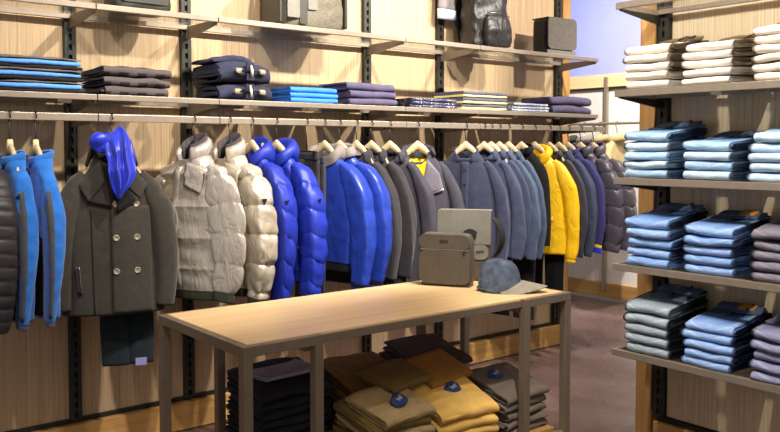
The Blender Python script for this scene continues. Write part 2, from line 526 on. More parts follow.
# ---------------------------------------------------------------- garment builder
M.update({
    'f_black': cloth('black_quilted_nylon', (44, 42, 46), .45, .12, 20, .2, 300, spec=.4),
    'f_azure': cloth('azure_fleece', (34, 104, 190), .9, .22, 26, .5, 500, sheen=.3),
    'f_char': cloth('charcoal_fleece', (66, 66, 72), .9, .2, 26, .5, 500, sheen=.2),
    'f_jet': cloth('black_wool', (26, 25, 28), .95, .15, 20, .3, 500),
    'f_pea': cloth('grey_olive_melton_wool', (53, 49, 43), .95, .14, 34, .45, 520, sheen=.15, crease=(5.5, .30, .030)),
    'f_silver': cloth('silver_cream_nylon', (186, 178, 168), .30, .07, 9, .2, 300, crease=(17, .48, .012), spec=.55, metal=.45),
    'f_cream': cloth('cream_nylon', (190, 180, 162), .32, .07, 9, .2, 300, crease=(17, .48, .012), spec=.5, metal=.4),
    'f_collar': cloth('dark_knit_collar', (66, 60, 64), .9, .15, 40, .5, 420),
    'f_olive': cloth('dark_olive_rib', (54, 56, 44), .9, .15, 40, .5, 420),
    'f_royal': cloth('royal_blue_matte_nylon', (26, 42, 148), .5, .12, 12, .12, 200, crease=(15, .22, .010), spec=.35),
    'f_royal2': cloth('royal_blue_nylon', (29, 48, 156), .46, .12, 12, .12, 200, crease=(15, .22, .010), spec=.4),
    'f_bomber': cloth('cobalt_blue_leather', (38, 64, 166), .36, .22, 16, .2, 300, crease=(13, .35, .012), spec=.5),
    'f_greylin': cloth('grey_jersey_lining', (128, 120, 116), .9, .12, 30, .4, 400),
    'f_dgrey': cloth('dark_grey_wool', (50, 47, 52), .92, .14, 30, .4, 480, sheen=.1, crease=(5.5, .30, .030)),
    'f_softgrey': cloth('slate_grey_softshell', (62, 60, 70), .8, .12, 18, .2, 420, crease=(5.5, .30, .030)),
    'f_slatelap': cloth('pale_slate_facing', (112, 107, 120), .75, .1, 18, .2, 420),
    'f_yellowknit': cloth('yellow_knit', (226, 196, 30), .9, .1, 40, .5, 420),
    'f_navy': cloth('navy_blue_wool', (46, 49, 70), .9, .14, 24, .3, 480, sheen=.1, crease=(5.5, .30, .030)),
    'f_bluegrey': cloth('blue_grey_twill', (60, 66, 88), .85, .14, 20, .3, 480, crease=(5.5, .30, .030)),
    'f_steel': cloth('steel_blue_twill', (68, 79, 101), .85, .14, 20, .3, 480, crease=(5.5, .30, .030)),
    'f_yellow': cloth('mustard_yellow_nylon', (236, 186, 10), .5, .08, 12, .2, 160, crease=(12, .6, .014), spec=.4),
    'f_indigo': cloth('indigo_knit', (56, 53, 100), .92, .14, 40, .5, 420, crease=(5.5, .30, .030)),
    'f_puffgrey': cloth('grey_down_nylon', (70, 66, 78), .40, .1, 12, .15, 120, crease=(15, .22, .010), spec=.45),
    'f_puffgrey2': cloth('warm_grey_down_nylon', (80, 75, 82), .40, .1, 12, .15, 120, spec=.45),
    'f_beige': cloth('beige_olive_cotton', (170, 152, 110), .85, .12, 20, .3, 400),
    'f_teal': cloth('dark_teal_wool', (28, 36, 42), .9, .14, 30, .3, 480),
    'f_lilac': cloth('lilac_lining', (128, 128, 176), .8, .1),
    'f_scarf': cloth('ultramarine_silk', (20, 42, 180), .38, .25, 18, .2, 140, sheen=.2, spec=.5),
    'f_bluecuff': cloth('bright_blue_rib', (36, 60, 200), .9, .1, 40, .5, 420),
    'button': metalm('horn_button', (150, 140, 124), .3, .2),
    'button_dark': metalm('dark_button', (40, 38, 40), .3, .2),
    'zip': metalm('zip_metal', (170, 164, 156), .3, 1),
    'badge': metalm('dark_badge', (34, 34, 38), .4, .3),
})


def section(a, b, n, nth):
    th = np.linspace(0, 2 * PI, nth, endpoint=False)
    c, s = np.cos(th), np.sin(th)
    return th, a[:, None] * np.sign(c) * np.abs(c) ** (2 / n), b[:, None] * np.sign(s) * np.abs(s) ** (2 / n)


def gnormals(P, cv=True):
    du = np.gradient(P, axis=0)
    dv = (np.roll(P, -1, 1) - np.roll(P, 1, 1)) / 2
    N = np.cross(dv, du); N /= np.linalg.norm(N, axis=2)[..., None] + 1e-9
    return N


def quilt(s, th, r, q, seed, P):
    """puffer relief: pinched seams every q['p'] along s, optional chevron about angle q['c']"""
    d = np.abs((th - q.get('c', 0) + PI) % (2 * PI) - PI)
    ss = s + q.get('chev', 0) * np.minimum(d, 1.35) * r + .006 * sn(P, 9, seed + 5)
    f = np.abs(np.sin(PI * (ss + q.get('ph', 0)) / q['p']))
    h = q['amp'] * (f ** q.get('pw', .27) - .6)
    h += q.get('wr', .003) * sn(P * np.array([1, 1, .30]), 120, seed + 7) * (1 - f) ** .7
    h += q.get('wr', .003) * .7 * sn(P * np.array([.8, .8, 1.3]), 46, seed + 8) * f
    return h


def folds(P, s, L, amp, seed):
    k = np.clip(s / L, 0, 1)
    return amp * 1.35 * (.25 + k) * sn(P * np.array([1, 1, .12]), 27, seed) + amp * .45 * sn(P * np.array([1, 1, .8]), 30, seed + 1)


def body_grid(g, seed):
    W, T, L = g['W'], g['T'], g['L']; dr = g.get('drop', .115)
    na, nb = g.get('neck', (.068, .055))
    k = g.get('flat', .80)
    rows = [(0, na, nb, 0), (-.014, na + .016, nb + .004, 0), (-dr * .5, W * .58, T * .62, 0), (-dr * .9, W * k, T * .74, 0),
            (-dr - .05, W * (k + .10), T * .86, 0), (-.24, W * (k + .15), T * .96, -.002), (-.36, W * (k + .18), T, -.004),
            (-L * .75, (W * (k + .2) + g['hA']) / 2, (T + g['hB']) / 2, -.004), (-L, g['hA'], g['hB'], -.004)]
    A = smooth_rows(rows, g.get('nz', 64), 4)
    nth = g.get('nth', 72)
    th, X, Y = section(A[:, 1], A[:, 2], g.get('n', 2.5), nth)
    Z = np.repeat(A[:, 0][:, None], nth, 1)
    fr = np.clip(-np.sin(th), 0, 1) ** 1.5
    k = np.clip(1 - np.arange(len(A)) / 9, 0, 1)
    Z = Z - g.get('nd', .05) * fr[None, :] * k[:, None]
    P = np.stack([X, Y + A[:, 3][:, None], Z], 2)
    N = gnormals(P); s = -Z; thg = np.repeat(th[None, :], len(A), 0)
    S = P + seed * 3.7
    d = folds(S, s, L, g.get('fold', .006), seed)
    if 'q' in g:
        d = d * .4 + quilt(s, thg, .16, g['q'], seed, S) * np.clip((s - .04) / .05, 0, 1)
    d *= np.clip(np.arange(len(A)) / 8, .15, 1)[:, None]
    if g.get('splay'):
        P[..., 1] -= g['splay'] * np.clip(s / L, 0, 1) * fr[None, :]
    P = P + N * d[..., None]
    # turned-in hem and neck
    c1 = P[-1].mean(0); h1 = c1 + (P[-1] - c1) * .93; h2 = c1 + (P[-1] - c1) * .90 + np.array([0, 0, .06])
    h1[:, 2] += .002
    c0 = P[0].mean(0); n1 = c0 + (P[0] - c0) * .90; n2 = c0 + (P[0] - c0) * .86 + np.array([0, 0, -.05])
    return np.concatenate([n2[None], n1[None], P, h1[None], h2[None]], 0)


def sleeve_grid(g, sg, seed):
    W, dr = g['W'], g.get('drop', .115); Ls = g['Ls']; r = g.get('sr', 1.0); ry = g.get('sry', 1.0); sw = g.get('sway', 0)
    o = g.get('sout', 1.0)
    k = g.get('flat', .80)
    rows = [(W * (k - .22), 0, -dr * .60, .022, .034), (W * (k - .04), 0, -dr * .92, .038 * r, .054 * ry), (W * (k + .12) * o, -.003, -dr - .06, .050 * r, .068 * ry),
            (W * (k + .26) * o, -.006, -.25, .056 * r, .076 * ry), (W * (k + .36) * o, -.012 + sw * .3, -.38, .055 * r, .074 * ry),
            (W * (k + .40) * o, -.022 + sw * .6, -.51, .051 * r, .067 * ry), (W * (k + .35) * o, -.034 + sw, -Ls + .03, .045 * r * g.get('cuffr', 1), .058 * ry * g.get('cuffr', 1)),
            (W * (k + .33) * o, -.036 + sw, -Ls, .040 * r * g.get('cuffr', 1), .052 * ry * g.get('cuffr', 1))]
    A = smooth_rows([(a[2], a[0], a[1], a[3], a[4]) for a in rows], g.get('snz', 60), 3)
    C_ = np.stack([A[:, 1] * sg, A[:, 2], A[:, 0]], 1)
    T = np.gradient(C_, axis=0); T /= np.linalg.norm(T, axis=1)[:, None]
    ex = np.array([1., 0, 0]) - T * T[:, :1]; ex /= np.linalg.norm(ex, axis=1)[:, None]
    ey = np.cross(T, ex)
    ey *= np.sign(ey[:, 1:2])
    nth = g.get('snth', 44)
    th, X, Y = section(A[:, 3], A[:, 4], g.get('sn', 2.6), nth)
    P = C_[:, None, :] + X[..., None] * ex[:, None, :] + Y[..., None] * ey[:, None, :]
    cen = np.repeat(C_[:, None, :], nth, 1); N = P - cen; N /= np.linalg.norm(N, axis=2)[..., None]
    s = np.r_[0, np.cumsum(np.linalg.norm(np.diff(C_, axis=0), axis=1))][:, None] * np.ones((1, nth))
    S = P + seed * 5.1 + sg
    d = folds(S, s, Ls, g.get('sfold', g.get('fold', .006) * .8), seed + 11)
    if 'sq' in g:
        q = dict(g['sq']); q['c'] = 0 if sg > 0 else PI
        if 'cc' in q: q['c'] = q['cc'] if sg > 0 else PI - q['cc']
        d = d * .4 + quilt(s, np.repeat(th[None, :], len(A), 0), .065, q, seed + 3, S) * np.clip((s - .02) / .05, 0, 1)
    d *= np.clip(np.arange(len(A)) / 6, .1, 1)[:, None]
    P = P + N * d[..., None]
    c1 = P[-1].mean(0); h1 = c1 + (P[-1] - c1) * .86; h2 = c1 + (P[-1] - c1) * .8 + np.array([0, 0, .05])
    return np.concatenate([P, h1[None], h2[None]], 0)


class Garment:
    def __init__(s, name, label, cat, mats, g, loc, rz, seed, group=None):
        s.g = g; s.seed = seed
        s.root = thing(name, label, cat, loc, rz, group)
        s.P = body_grid(g, seed)
        mb = MB().grid(s.P, cv=True)
        s.body = obj('body', mb, mats['body'], s.root)
        s.bvh = BVHTree.FromPolygons([Vector(v) for v in mb.v], mb.f)
        s.sl = {}; s.sb = {}
        for sg in ((1, -1) if g.get('Ls') else ()):
            G = sleeve_grid(g, sg, seed); mb = MB().grid(G, cv=True, cap1=True)
            s.sl[sg] = obj('sleeve', mb, mats.get('sleeve', mats['body']), s.root)
            s.sb[sg] = (BVHTree.FromPolygons([Vector(v) for v in mb.v], mb.f), G)
        s.m = mats

    def front(s, x, z, off=.003):
        h = s.bvh.ray_cast(Vector((x, -1, z)), Vector((0, 1, 0)))
        y = h[0].y if h[0] is not None else 0.0
        return np.array([x, y - off, z])

    def side(s, y, z, sg=1, off=.003):
        h = s.sb[sg][0].ray_cast(Vector((sg, y, z)), Vector((-sg, 0, 0)))
        x = h[0].x if h[0] is not None else .2 * sg
        return np.array([x + sg * off, y, z])

    def patch(s, name, quad, m, off=.003, th=.003, nu=8, nv=12, where='front', sg=1, parent=None, flat=False):
        """thin panel following the cloth. quad: 4 corners (u,z) in order"""
        q = np.array(quad, float); fn = (lambda a, b: s.front(a, b, off)) if where == 'front' else (lambda a, b: s.side(a, b, sg, off))
        G = np.zeros((nu + 1, nv + 1, 3))
        for i in range(nu + 1):
            for j in range(nv + 1):
                u, v = i / nu, j / nv
                p = (q[0] * (1 - u) + q[1] * u) * (1 - v) + (q[3] * (1 - u) + q[2] * u) * v
                G[i, j] = fn(p[0], p[1])
        ax = 1 if where == 'front' else 0
        if flat:   # lift small dents so that the panel stays smooth
            e = G[..., ax]
            G[..., ax] = e * .35 + (e.min() if ax == 1 or sg < 0 else e.max()) * .65
        D = np.zeros(3); D[ax] = -th if ax == 1 else th * sg
        B = G - D * .0 ; F = G + D
        loop = np.concatenate([F, B[:, ::-1]], 1)
        mb = MB().grid(loop, cv=True, cap0=True, cap1=True)
        return obj(name, mb, m, parent or s.body if False else (parent or s.root))

    def button(s, x, z, m, r=.011, off=.006, name='button'):
        p = s.front(x, z, off); mb = MB()
        prof = [(.0, .0), (r * .6, .0), (r * .72, .0018), (r * .92, .002), (r, 0), (r, -.004)]
        th = np.linspace(0, 2 * PI, 14, endpoint=False)
        G = np.array([[(p[0] + k * math.cos(t), p[1] - h, p[2] + k * math.sin(t)) for t in th] for k, h in prof[1:]])
        mb.grid(G, cv=True, cap0=True)
        return obj(name, mb, m, s.root)

    def collar(s, prof, m, name='collar', gap=.35, a=.072, b=.06, tilt=.30, z0=-.012, thick=.006, flare=0, nth=40, noise=.002, front_drop=0, yo=0):
        """swept strip round the neck. prof: (out, up) points of the centre line from the seam outwards"""
        th = np.linspace(-PI / 2 + gap, 1.5 * PI - gap, nth)
        pr = np.array(prof, float)
        n = np.zeros_like(pr); t = np.gradient(pr, axis=0); n[:, 0] = t[:, 1]; n[:, 1] = -t[:, 0]
        n /= np.linalg.norm(n, axis=1)[:, None] + 1e-9
        lp = np.concatenate([pr + n * thick / 2, (pr - n * thick / 2)[::-1]])
        G = np.zeros((nth, len(lp), 3))
        for i, t_ in enumerate(th):
            c, si = math.cos(t_), math.sin(t_); fr = max(0, -si)
            k = 1 + flare * fr
            for j, (o, u) in enumerate(lp):
                rr = o * k
                G[i, j] = ((a + rr) * c, (b + rr) * si + yo, z0 + u * (1 if u < 0 else 1) * (k if u < 0 else 1) + tilt * (b * si) * 1.0 - front_drop * fr)
        G += sn(G + s.seed, 40, s.seed + 31)[..., None] * noise
        return obj(name, MB().grid(G, cv=True, cap0=True, cap1=True), m, s.root)

    def stand(s, m, h=.05, **k):
        return s.collar([(0, -.015), (.004, h * .4), (.002, h * .8), (-.002, h)], m, thick=k.pop('thick', .012), **k)

    def fold(s, m, h=.035, fall=.055, **k):
        return s.collar([(-.004, -.02), (-.002, h * .6), (.004, h), (.014, h * .9), (.024, h * .2), (.034, h - fall)], m, **k)

    def puffcollar(s, m, h=.07, **k):
        return s.collar([(.0, -.03), (.006, h * .2), (.01, h * .55), (.004, h * .85), (-.006, h)], m, thick=.026, **k)

    def hood(s, m, lining=None, size=1.0):
        """soft hood lying on the shoulders behind the neck"""
        nth, nr = 40, 16
        th = np.linspace(-PI / 2 + .30, 1.5 * PI - .30, nth)
        G = np.zeros((nth, nr, 3)); ph = np.linspace(0, 2 * PI, nr, endpoint=False)
        for i, t in enumerate(th):
            c, si = math.cos(t), math.sin(t); bk = max(0, si)
            R0 = .026 + .020 * bk ** .7; hh = .034 + .055 * bk * size
            cx, cy, cz = (.080) * c * 1.12, .072 * si + .012 * bk, -.004 + .010 * bk - .055 * max(0, -si) - .02 * bk
            for j, p in enumerate(ph):
                G[i, j] = (cx + R0 * math.cos(p) * c, cy + R0 * math.cos(p) * si, cz + hh * math.sin(p) - (.01 * bk if math.sin(p) < 0 else 0))
        S = G + s.seed
        G[..., 2] += .006 * sn(S, 38, s.seed); G[..., 0] += .004 * sn(S, 45, s.seed + 2); G[..., 1] += .004 * sn(S, 45, s.seed + 3)
        h = obj('hood', MB().grid(G, cv=True, cap0=True, cap1=True), m, s.root)
        if lining:
            a = np.linspace(.15, PI - .15, 20)
            L_ = np.array([[((.060 - k * .012) * math.cos(t) * 1.12, (.056 - .01 * k) * math.sin(t), .045 - .075 * k) for t in a] for k in (0, .4, 1)])
            L_ += sn(L_ + s.seed, 60, 3)[..., None] * .003
            obj('hood_lining', MB().grid(np.concatenate([L_, L_[::-1] * np.array([.93, .93, 1])]), cu=True), lining, s.root)
        return h

    def cuff(s, m, sg, h=.045, k=.93, name='cuff', z_in=.008, bulge=.002):
        G = s.sb[sg][1]; ring = G[-3]; c = ring.mean(0)
        rows = []
        for t in np.linspace(0, 1, 8):
            q = c + (ring - c) * (k + .10 * math.sin(PI * t) * .5) + np.array([0, 0, z_in - t * h]); rows.append(q)
        e = rows[-1]; ce = e.mean(0)
        rows += [ce + (e - ce) * .85, ce + (e - ce) * .8 + np.array([0, 0, .03])]
        return obj(name, MB().grid(np.array(rows), cv=True, cap1=True), m, s.root)

    def hem(s, m, h=.05, k=.97, name='hem_band'):
        ring = s.P[-3]; c = ring.mean(0); rows = []
        for t in np.linspace(0, 1, 8):
            rows.append(c + (ring - c) * (k + .03 * math.sin(PI * t)) * np.array([1, 1, 0]) + (ring - c) * np.array([0, 0, 1]) + np.array([0, 0, .008 - t * h]))
        e = rows[-1]; ce = e.mean(0)
        rows += [ce + (e - ce) * np.array([.93, .9, 1]), ce + (e - ce) * np.array([.92, .88, 1]) + np.array([0, 0, .03])]
        return obj(name, MB().grid(np.array(rows), cv=True, cap1=True), m, s.root)

    def placket(s, m, z0, z1, x0=-.012, x1=.012, off=.002, th=.004, name='placket'):
        return s.patch(name, [(x0, z0), (x1, z0), (x1, z1), (x0, z1)], m, off, th, 2, 24)


def tri_badge(s, y, z, m, r=.016, where='side', sg=1):
    """small triangular chest or sleeve badge"""
    p = s.side(y, z, sg, .002) if where == 'side' else s.front(y, z, .002)
    e1 = np.array([0, 1, 0]) if where == 'side' else np.array([1, 0, 0])
    n = np.array([sg, 0, 0]) if where == 'side' else np.array([0, -1, 0])
    pts = [(-r, r * .7), (r, r * .7), (0, -r)]
    v = [p + e1 * a + np.array([0, 0, b]) for a, b in pts]
    v2 = [q + n * .003 for q in v]
    mb = MB().add(v + v2, [(0, 1, 2), (3, 4, 5), (0, 1, 4, 3), (1, 2, 5, 4), (2, 0, 3, 5)], False)
    return obj('badge', mb, m, s.root)


# ---- hangers
def hanger_mesh(halfw=.145, thick=.012, hgt=.044, droop=.15, flat=False):
    n = 33; G = np.zeros((n, 12, 3)); a = np.linspace(0, 2 * PI, 12, endpoint=False)
    for i, t in enumerate(np.linspace(-1, 1, n)):
        k = abs(t); z = -.004 - droop * (1 - math.cos(k * PI * .52)) ** .9
        hh = hgt * (1.25 - .75 * k ** 1.2) * (1 if k < .97 else .6); tt = thick * (1 - .25 * k) * (1 if k < .97 else .6)
        y = -.012 * k ** 2
        if k < .16: z += .010 * (1 - k / .16)
        for j, p in enumerate(a):
            G[i, j] = (t * halfw, y + tt * math.cos(p), z - hh * .2 + hh * .5 * math.sin(p))
    mb = MB().grid(G, cv=True, cap0=True, cap1=True)
    return mb.mesh('shoulder_bar')


def hook_mesh(drop):
    """drop = height of the rail top above the hanger's neck"""
    r = .0175; pts = [(0, 0, -.004), (0, 0, drop * .35), (0, .004, drop * .55), (0, .014, drop * .75)]
    for t in np.linspace(0, 1.28, 13):
        th = -.25 + t * PI
        pts.append((0, r * math.cos(th) * 1.02, drop + .002 - .018 + r * math.sin(th) + .0015 + .0))
    return MB().tube(pts, .0033, 8).mesh('hook')


HM = {}
ZA = 1.532     # neck height of the hangers on the rail


def hanger(x, label, y=SY, rz=-90, m='hangerwood', za=ZA, railtop=RZ + .017, halfw=.145, bar=True, name='coat_hanger'):
    d = round(railtop - za, 3)
    key = (d,)
    if key not in HM: HM[key] = hook_mesh(d)
    if (halfw, m) not in HM: HM[(halfw, m)] = hanger_mesh(halfw)
    t = thing(name, label, 'hanger', (x, y, za), R(rz), None)
    link('shoulder_bar', HM[(halfw, m)], M[m], t)
    h = link('hook', HM[key], M['hook'], t)
    h.rotation_euler = (0, 0, R(-rz))
    return t


RAIL = []


def put(name, label, cat, mats, g, x, seed, rz=-90, y=SY, z=ZA, hl=None, hm='hangerwood', hy=None, **k):
    if hl: hanger(x, hl, y, rz, hm, za=z)
    RAIL.append((x, rz, None))
    gm = Garment(name, label, cat, {a: M[b] for a, b in mats.items()}, g, (x, y, z - .042), R(rz), seed)
    RAIL[-1] = (x, rz, gm.root)
    return gm


G_PUFF = dict(nz=130, nth=110, snz=120, snth=64, W=.215, T=.085, L=.66, hA=.215, hB=.075, Ls=.70, n=2.4, sr=1.15, sry=1.12, fold=.004, nd=.04)

# 1 black quilted jacket at the left edge
g = dict(G_PUFF, L=.70, hA=.21, Ls=.70, q=dict(p=.052, amp=.010, wr=.0015), sq=dict(p=.052, amp=.010, wr=.0015), sr=1.05)
s = put('quilted_jacket', 'black quilted jacket with narrow seams cut by the left edge', 'jacket', dict(body='f_black'), g, .715, 1, hl='pale hanger out of view holding the black quilted jacket')
s.stand(M['f_black'], .05); s.placket(M['f_jet'], -.08, -.69)

# 2, 3 azure fleeces with grey edging
for i, (x, lab) in enumerate(((.818, 'azure blue fleece jacket with charcoal edge, first beside the black quilted jacket'),
                             (.922, 'azure blue fleece jacket with charcoal edge, second and nearer the pea coat'))):
    g = dict(W=.19, T=.062, L=.68, hA=.175, hB=.05, Ls=.685, n=2.8, fold=.007, sr=.72, sry=.62, flat=.72, sout=.92, nd=.05, sway=-.01, drop=.12)
    s = put('fleece_jacket', lab, 'jacket', dict(body='f_azure', sleeve='f_azure'), g, x, 5 + i, rz=-84,
            hl='cream neck hanger of the %s azure fleece jacket' % ('first' if i == 0 else 'second'), hm='hangerwood', z=1.515)
    s.stand(M['f_azure'], .028, z0=-.02)
    hk_ = [o for o in COL.objects if o.name.startswith('coat_hanger') and abs(o.location.x - x) < .001][0]
    obj('neck_block', MB().tube([(0, 0, -.03), (0, 0, .0), (0, 0, .030)], [.015, .014, .011], 12), M['cream'], hk_)
    s.patch('front_edging', [(-.017, -.06), (.017, -.06), (.017, -.675), (-.017, -.675)], M['f_char'], .006, .004, 2, 24)
    s.patch('sleeve_edging', [(-.042, -.15), (-.012, -.14), (-.036, -.665), (-.070, -.665)], M['f_char'], .002, .004, 2, 24, 'side')
    s.patch('front_panel', [(.02, -.30), (.145, -.34), (.150, -.67), (.02, -.67)], M['f_jet'], .002, .003, 6, 12)
    s.patch('front_panel', [(-.145, -.34), (-.02, -.30), (-.02, -.67), (-.150, -.67)], M['f_jet'], .002, .003, 6, 12)
    for sg in (1, -1): s.cuff(M['f_char'], sg, .025, .97)

# 4 pea coat, turned towards the room
g = dict(W=.188, T=.085, L=.722, hA=.225, hB=.085, Ls=.700, n=2.6, fold=.006, sr=1.05, sry=1.0, nd=.05, drop=.15, sway=.01, sout=.98, flat=.86)
s = put('pea_coat', 'grey olive double-breasted wool pea coat with blue scarf at its neck', 'coat', dict(body='f_pea'), g, 1.25, 12, rz=-17, z=1.525,
        hl='wooden hanger inside the grey olive pea coat')
F = s.patch
F('front_overlap', [(-.012, -.235), (.160, -.235), (.165, -.717), (-.008, -.717)], M['f_pea'], .003, .006, 14, 24)
F('neck_shade_patch', [(-.045, -.055), (.05, -.055), (.028, -.235), (-.028, -.235)], M['f_jet'], .003, .002, 6, 10)  # black patch standing in for the shade inside the open V
F('lapel', [(-.125, -.115), (-.040, -.07), (-.008, -.235), (-.10, -.215)], M['f_pea'], .010, .007, 8, 10)
F('lapel', [(.045, -.07), (.135, -.115), (.105, -.21), (.012, -.26)], M['f_pea'], .012, .007, 8, 10)
F('lapel_facing', [(.012, -.14), (.030, -.115), (.095, -.205), (.012, -.262)], M['f_jet'], .020, .003, 6, 8)
s.fold(M['f_pea'], .045, .085, gap=1.25, a=.076, b=.062, thick=.008, flare=.2, tilt=.35, z0=-.008)
F('collar_leaf', [(-.150, -.135), (-.055, -.035), (-.030, -.120), (-.105, -.215)], M['f_pea'], .016, .008, 10, 10)
F('collar_leaf', [(.055, -.035), (.150, -.135), (.115, -.200), (.035, -.125)], M['f_pea'], .016, .008, 10, 10)
for z in (-.225, -.375, -.525):
    for x in (.008, .098):
        s.button(x, z, M['button'], .0145, .012)
F('pocket_flap', [(-.165, -.50), (-.145, -.50), (-.135, -.62), (-.155, -.62)], M['f_pea'], .004, .005, 3, 8)
F('pocket_zip', [(-.150, -.50), (-.146, -.50), (-.140, -.60), (-.144, -.60)], M['zip'], .010, .003, 2, 8)
F('side_seam', [(-.098, -.25), (-.093, -.25), (-.083, -.715), (-.088, -.715)], M['f_jet'], .001, .002, 1, 16)
for sg in (1, -1): s.patch('cuff_strap', [(-.05, -.66), (.03, -.66), (.03, -.665), (-.05, -.665)], M['f_jet'], .001, .002, 4, 1, 'side', sg)
pea = s.root

# scarf knotted round the pea coat's neck
sc = thing('neck_scarf', 'bright ultramarine scarf knotted round the pea coat collar', 'scarf', (1.25, SY, 1.525), R(-17))
nu, nv = 44, 31; G = np.zeros((nu, nv, 3))
for i in range(nu):
    t = i / (nu - 1)
    half = np.interp(t, [0, .10, .30, .55, .8, 1], [.040, .056, .064, .060, .036, .012])
    z = .075 - .315 * t; yb = np.interp(t, [0, .12, .3, .6, 1], [-.030, -.082, -.115, -.140, -.132])
    for j in range(nv):
        u = j / (nv - 1) * 2 - 1; u2 = u + .10 * math.sin(5 * t + 1)
        fold = .015 * math.sin(8.5 * u2 + 1.2 * t + .6) + .007 * math.sin(17 * u2 - 3 * t)
        G[i, j] = (.024 + .010 * math.sin(3.2 * t) + u * half + .006 * math.sin(9 * t + 2 * u), yb - .018 * (1 - u * u) + fold * (1 - .5 * u * u) * min(1, 3 * t + .25), z - .05 * abs(u) ** 2.5 * (1 - t) + .012 * math.sin(4 * u) * (1 - t))
G += sn(G * np.array([1, 1, .5]), 60, 8)[..., None] * np.array([.003, .006, .002])
Bk = G + np.array([0, .016, 0])
obj('front_fall', MB().grid(np.concatenate([G, Bk[:, ::-1]], 1), cv=True, cap0=True, cap1=True), M['f_scarf'], sc)
pts = [(-.006 + .066 * math.cos(t), .060 * math.sin(t) - .012, .006 + .022 * math.sin(t) + .004 * math.sin(4 * t)) for t in np.linspace(0, 2 * PI, 34)]
obj('neck_loop', MB().tube(pts, [.026 + .006 * math.sin(3 * k) for k in range(34)], 12), M['f_scarf'], sc)
th = np.linspace(0, PI, 14); ph = np.linspace(0, 2 * PI, 18, endpoint=False)
Kn = np.array([[(-.052 + .044 * math.sin(a) * math.cos(b), -.070 + .034 * math.sin(a) * math.sin(b), .010 + .046 * math.cos(a)) for b in ph] for a in th])
Kn += sn(Kn * np.array([1, 1, .5]), 95, 4)[..., None] * np.array([.004, .008, .003])
obj('knot', MB().grid(Kn, cv=True), M['f_scarf'], sc)


def trousers(name, label, x, y, ztop, L, mats, rz=-90, w=.115, seed=3, extra=None, splay=.004, tk=.022, tap=.84):
    t = thing(name, label, 'trousers', (x, y, ztop), R(rz))
    for sg in (-1, 1):
        rows = [(0, w * .98, tk), (-.12, w, tk * 1.1), (-L * .6, w * (tap + .04), tk), (-L, w * tap, tk * .8)]
        A = smooth_rows([(a, b, c) for a, b, c in rows], 40, 3)
        th, X, Y = section(A[:, 1] * .5, A[:, 2], 3.2, 36)
        P = np.stack([X + sg * (w * .5 - .002), Y + sg * splay, np.repeat(A[:, 0][:, None], 36, 1)], 2)
        N = gnormals(P); P = P + N * folds(P + seed + sg, -P[..., 2], L, .004, seed)[..., None]
        c = P[-1].mean(0)
        P = np.concatenate([P, (c + (P[-1] - c) * .9)[None], (c + (P[-1] - c) * .86 + np.array([0, 0, .05]))[None]])
        obj('leg', MB().grid(P, cv=True, cap0=True, cap1=True), M[mats], t)
    if abs(y - SY) < .03: RAIL.append((x, rz, t))
    obj('waistband', MB().box((0, 0, .014), (w * 2.02, tk * 2.2, .04), .008), M[mats], t)
    return t


t = trousers('hanging_trousers', 'dark teal trousers showing below the hem of the pea coat', 1.315, SY + .005, .90, .395, 'f_teal', -17, .122, 21, tap=1.0)
obj('lining_patch', MB().box((.055, -.026, -.383), (.05, .004, .035), .001), M['f_lilac'], t)

# 5, 6 silver cream down jackets
for i, (x, rz, lab, mt, hl) in enumerate(((1.655, -78, 'silver cream puffer jacket beside the pea coat, wide glossy tubes', 'f_silver', 'dark neck hanger of the silver puffer next to the pea coat'),
                                     (1.845, -80, 'cream puffer jacket next to the bright blue puffers', 'f_cream', 'dark neck hanger of the cream puffer'))):
    g = dict(G_PUFF, T=(.125, .10)[i], L=.665, hA=.20, hB=(.10, .08)[i], Ls=.665 if i == 0 else .70, q=dict(p=.150, amp=.030, wr=.010, ph=.04, pw=.45), sq=dict(p=.142, amp=.026, wr=.010, ph=.07, pw=.42), sr=1.25, sry=1.18, drop=.12, cuffr=.86)
    s = put('down_jacket', lab, 'jacket', dict(body=mt), g, x, 31 + i * 9, rz=rz, hl=hl, hm='black')
    s.puffcollar(M[mt], .048, gap=.55, tilt=.5, flare=.2)
    s.collar([(-.012, -.02), (-.012, .03), (-.010, .075)], M['f_collar'], name='collar_lining', gap=.45, tilt=.5, thick=.008)
    s.patch('hood_flap', [(.05, -.05), (.15, -.075), (.14, -.20), (.06, -.16)], M[mt], .016, .016, 8, 8)
    s.placket(M['f_collar'] if i else M[mt], -.07, -.65, -.02, .016, .006, .006)
    if i:
        for z in (-.13, -.20, -.30, -.42, -.54): s.button(.0, z, M['button_dark'], .009, .016, 'snap_button')
    for sg in (1, -1): s.cuff(M['f_olive'], sg, .055, .92)
    s.hem(M['f_olive'], .05, .95)
    if i == 0:
        # small printed chest mark
        p = s.front(.02, -.235, .004); mb = MB()
        mb.tube([p + np.array([-.05 + .012 * math.cos(a), -.004, .012 * math.sin(a)]) for a in np.linspace(0, 2 * PI, 14)], .0022, 6)
        obj('badge', mb, M['badge'], s.root)
    else:
        tri_badge(s, -.03, -.235, M['badge'], .018)

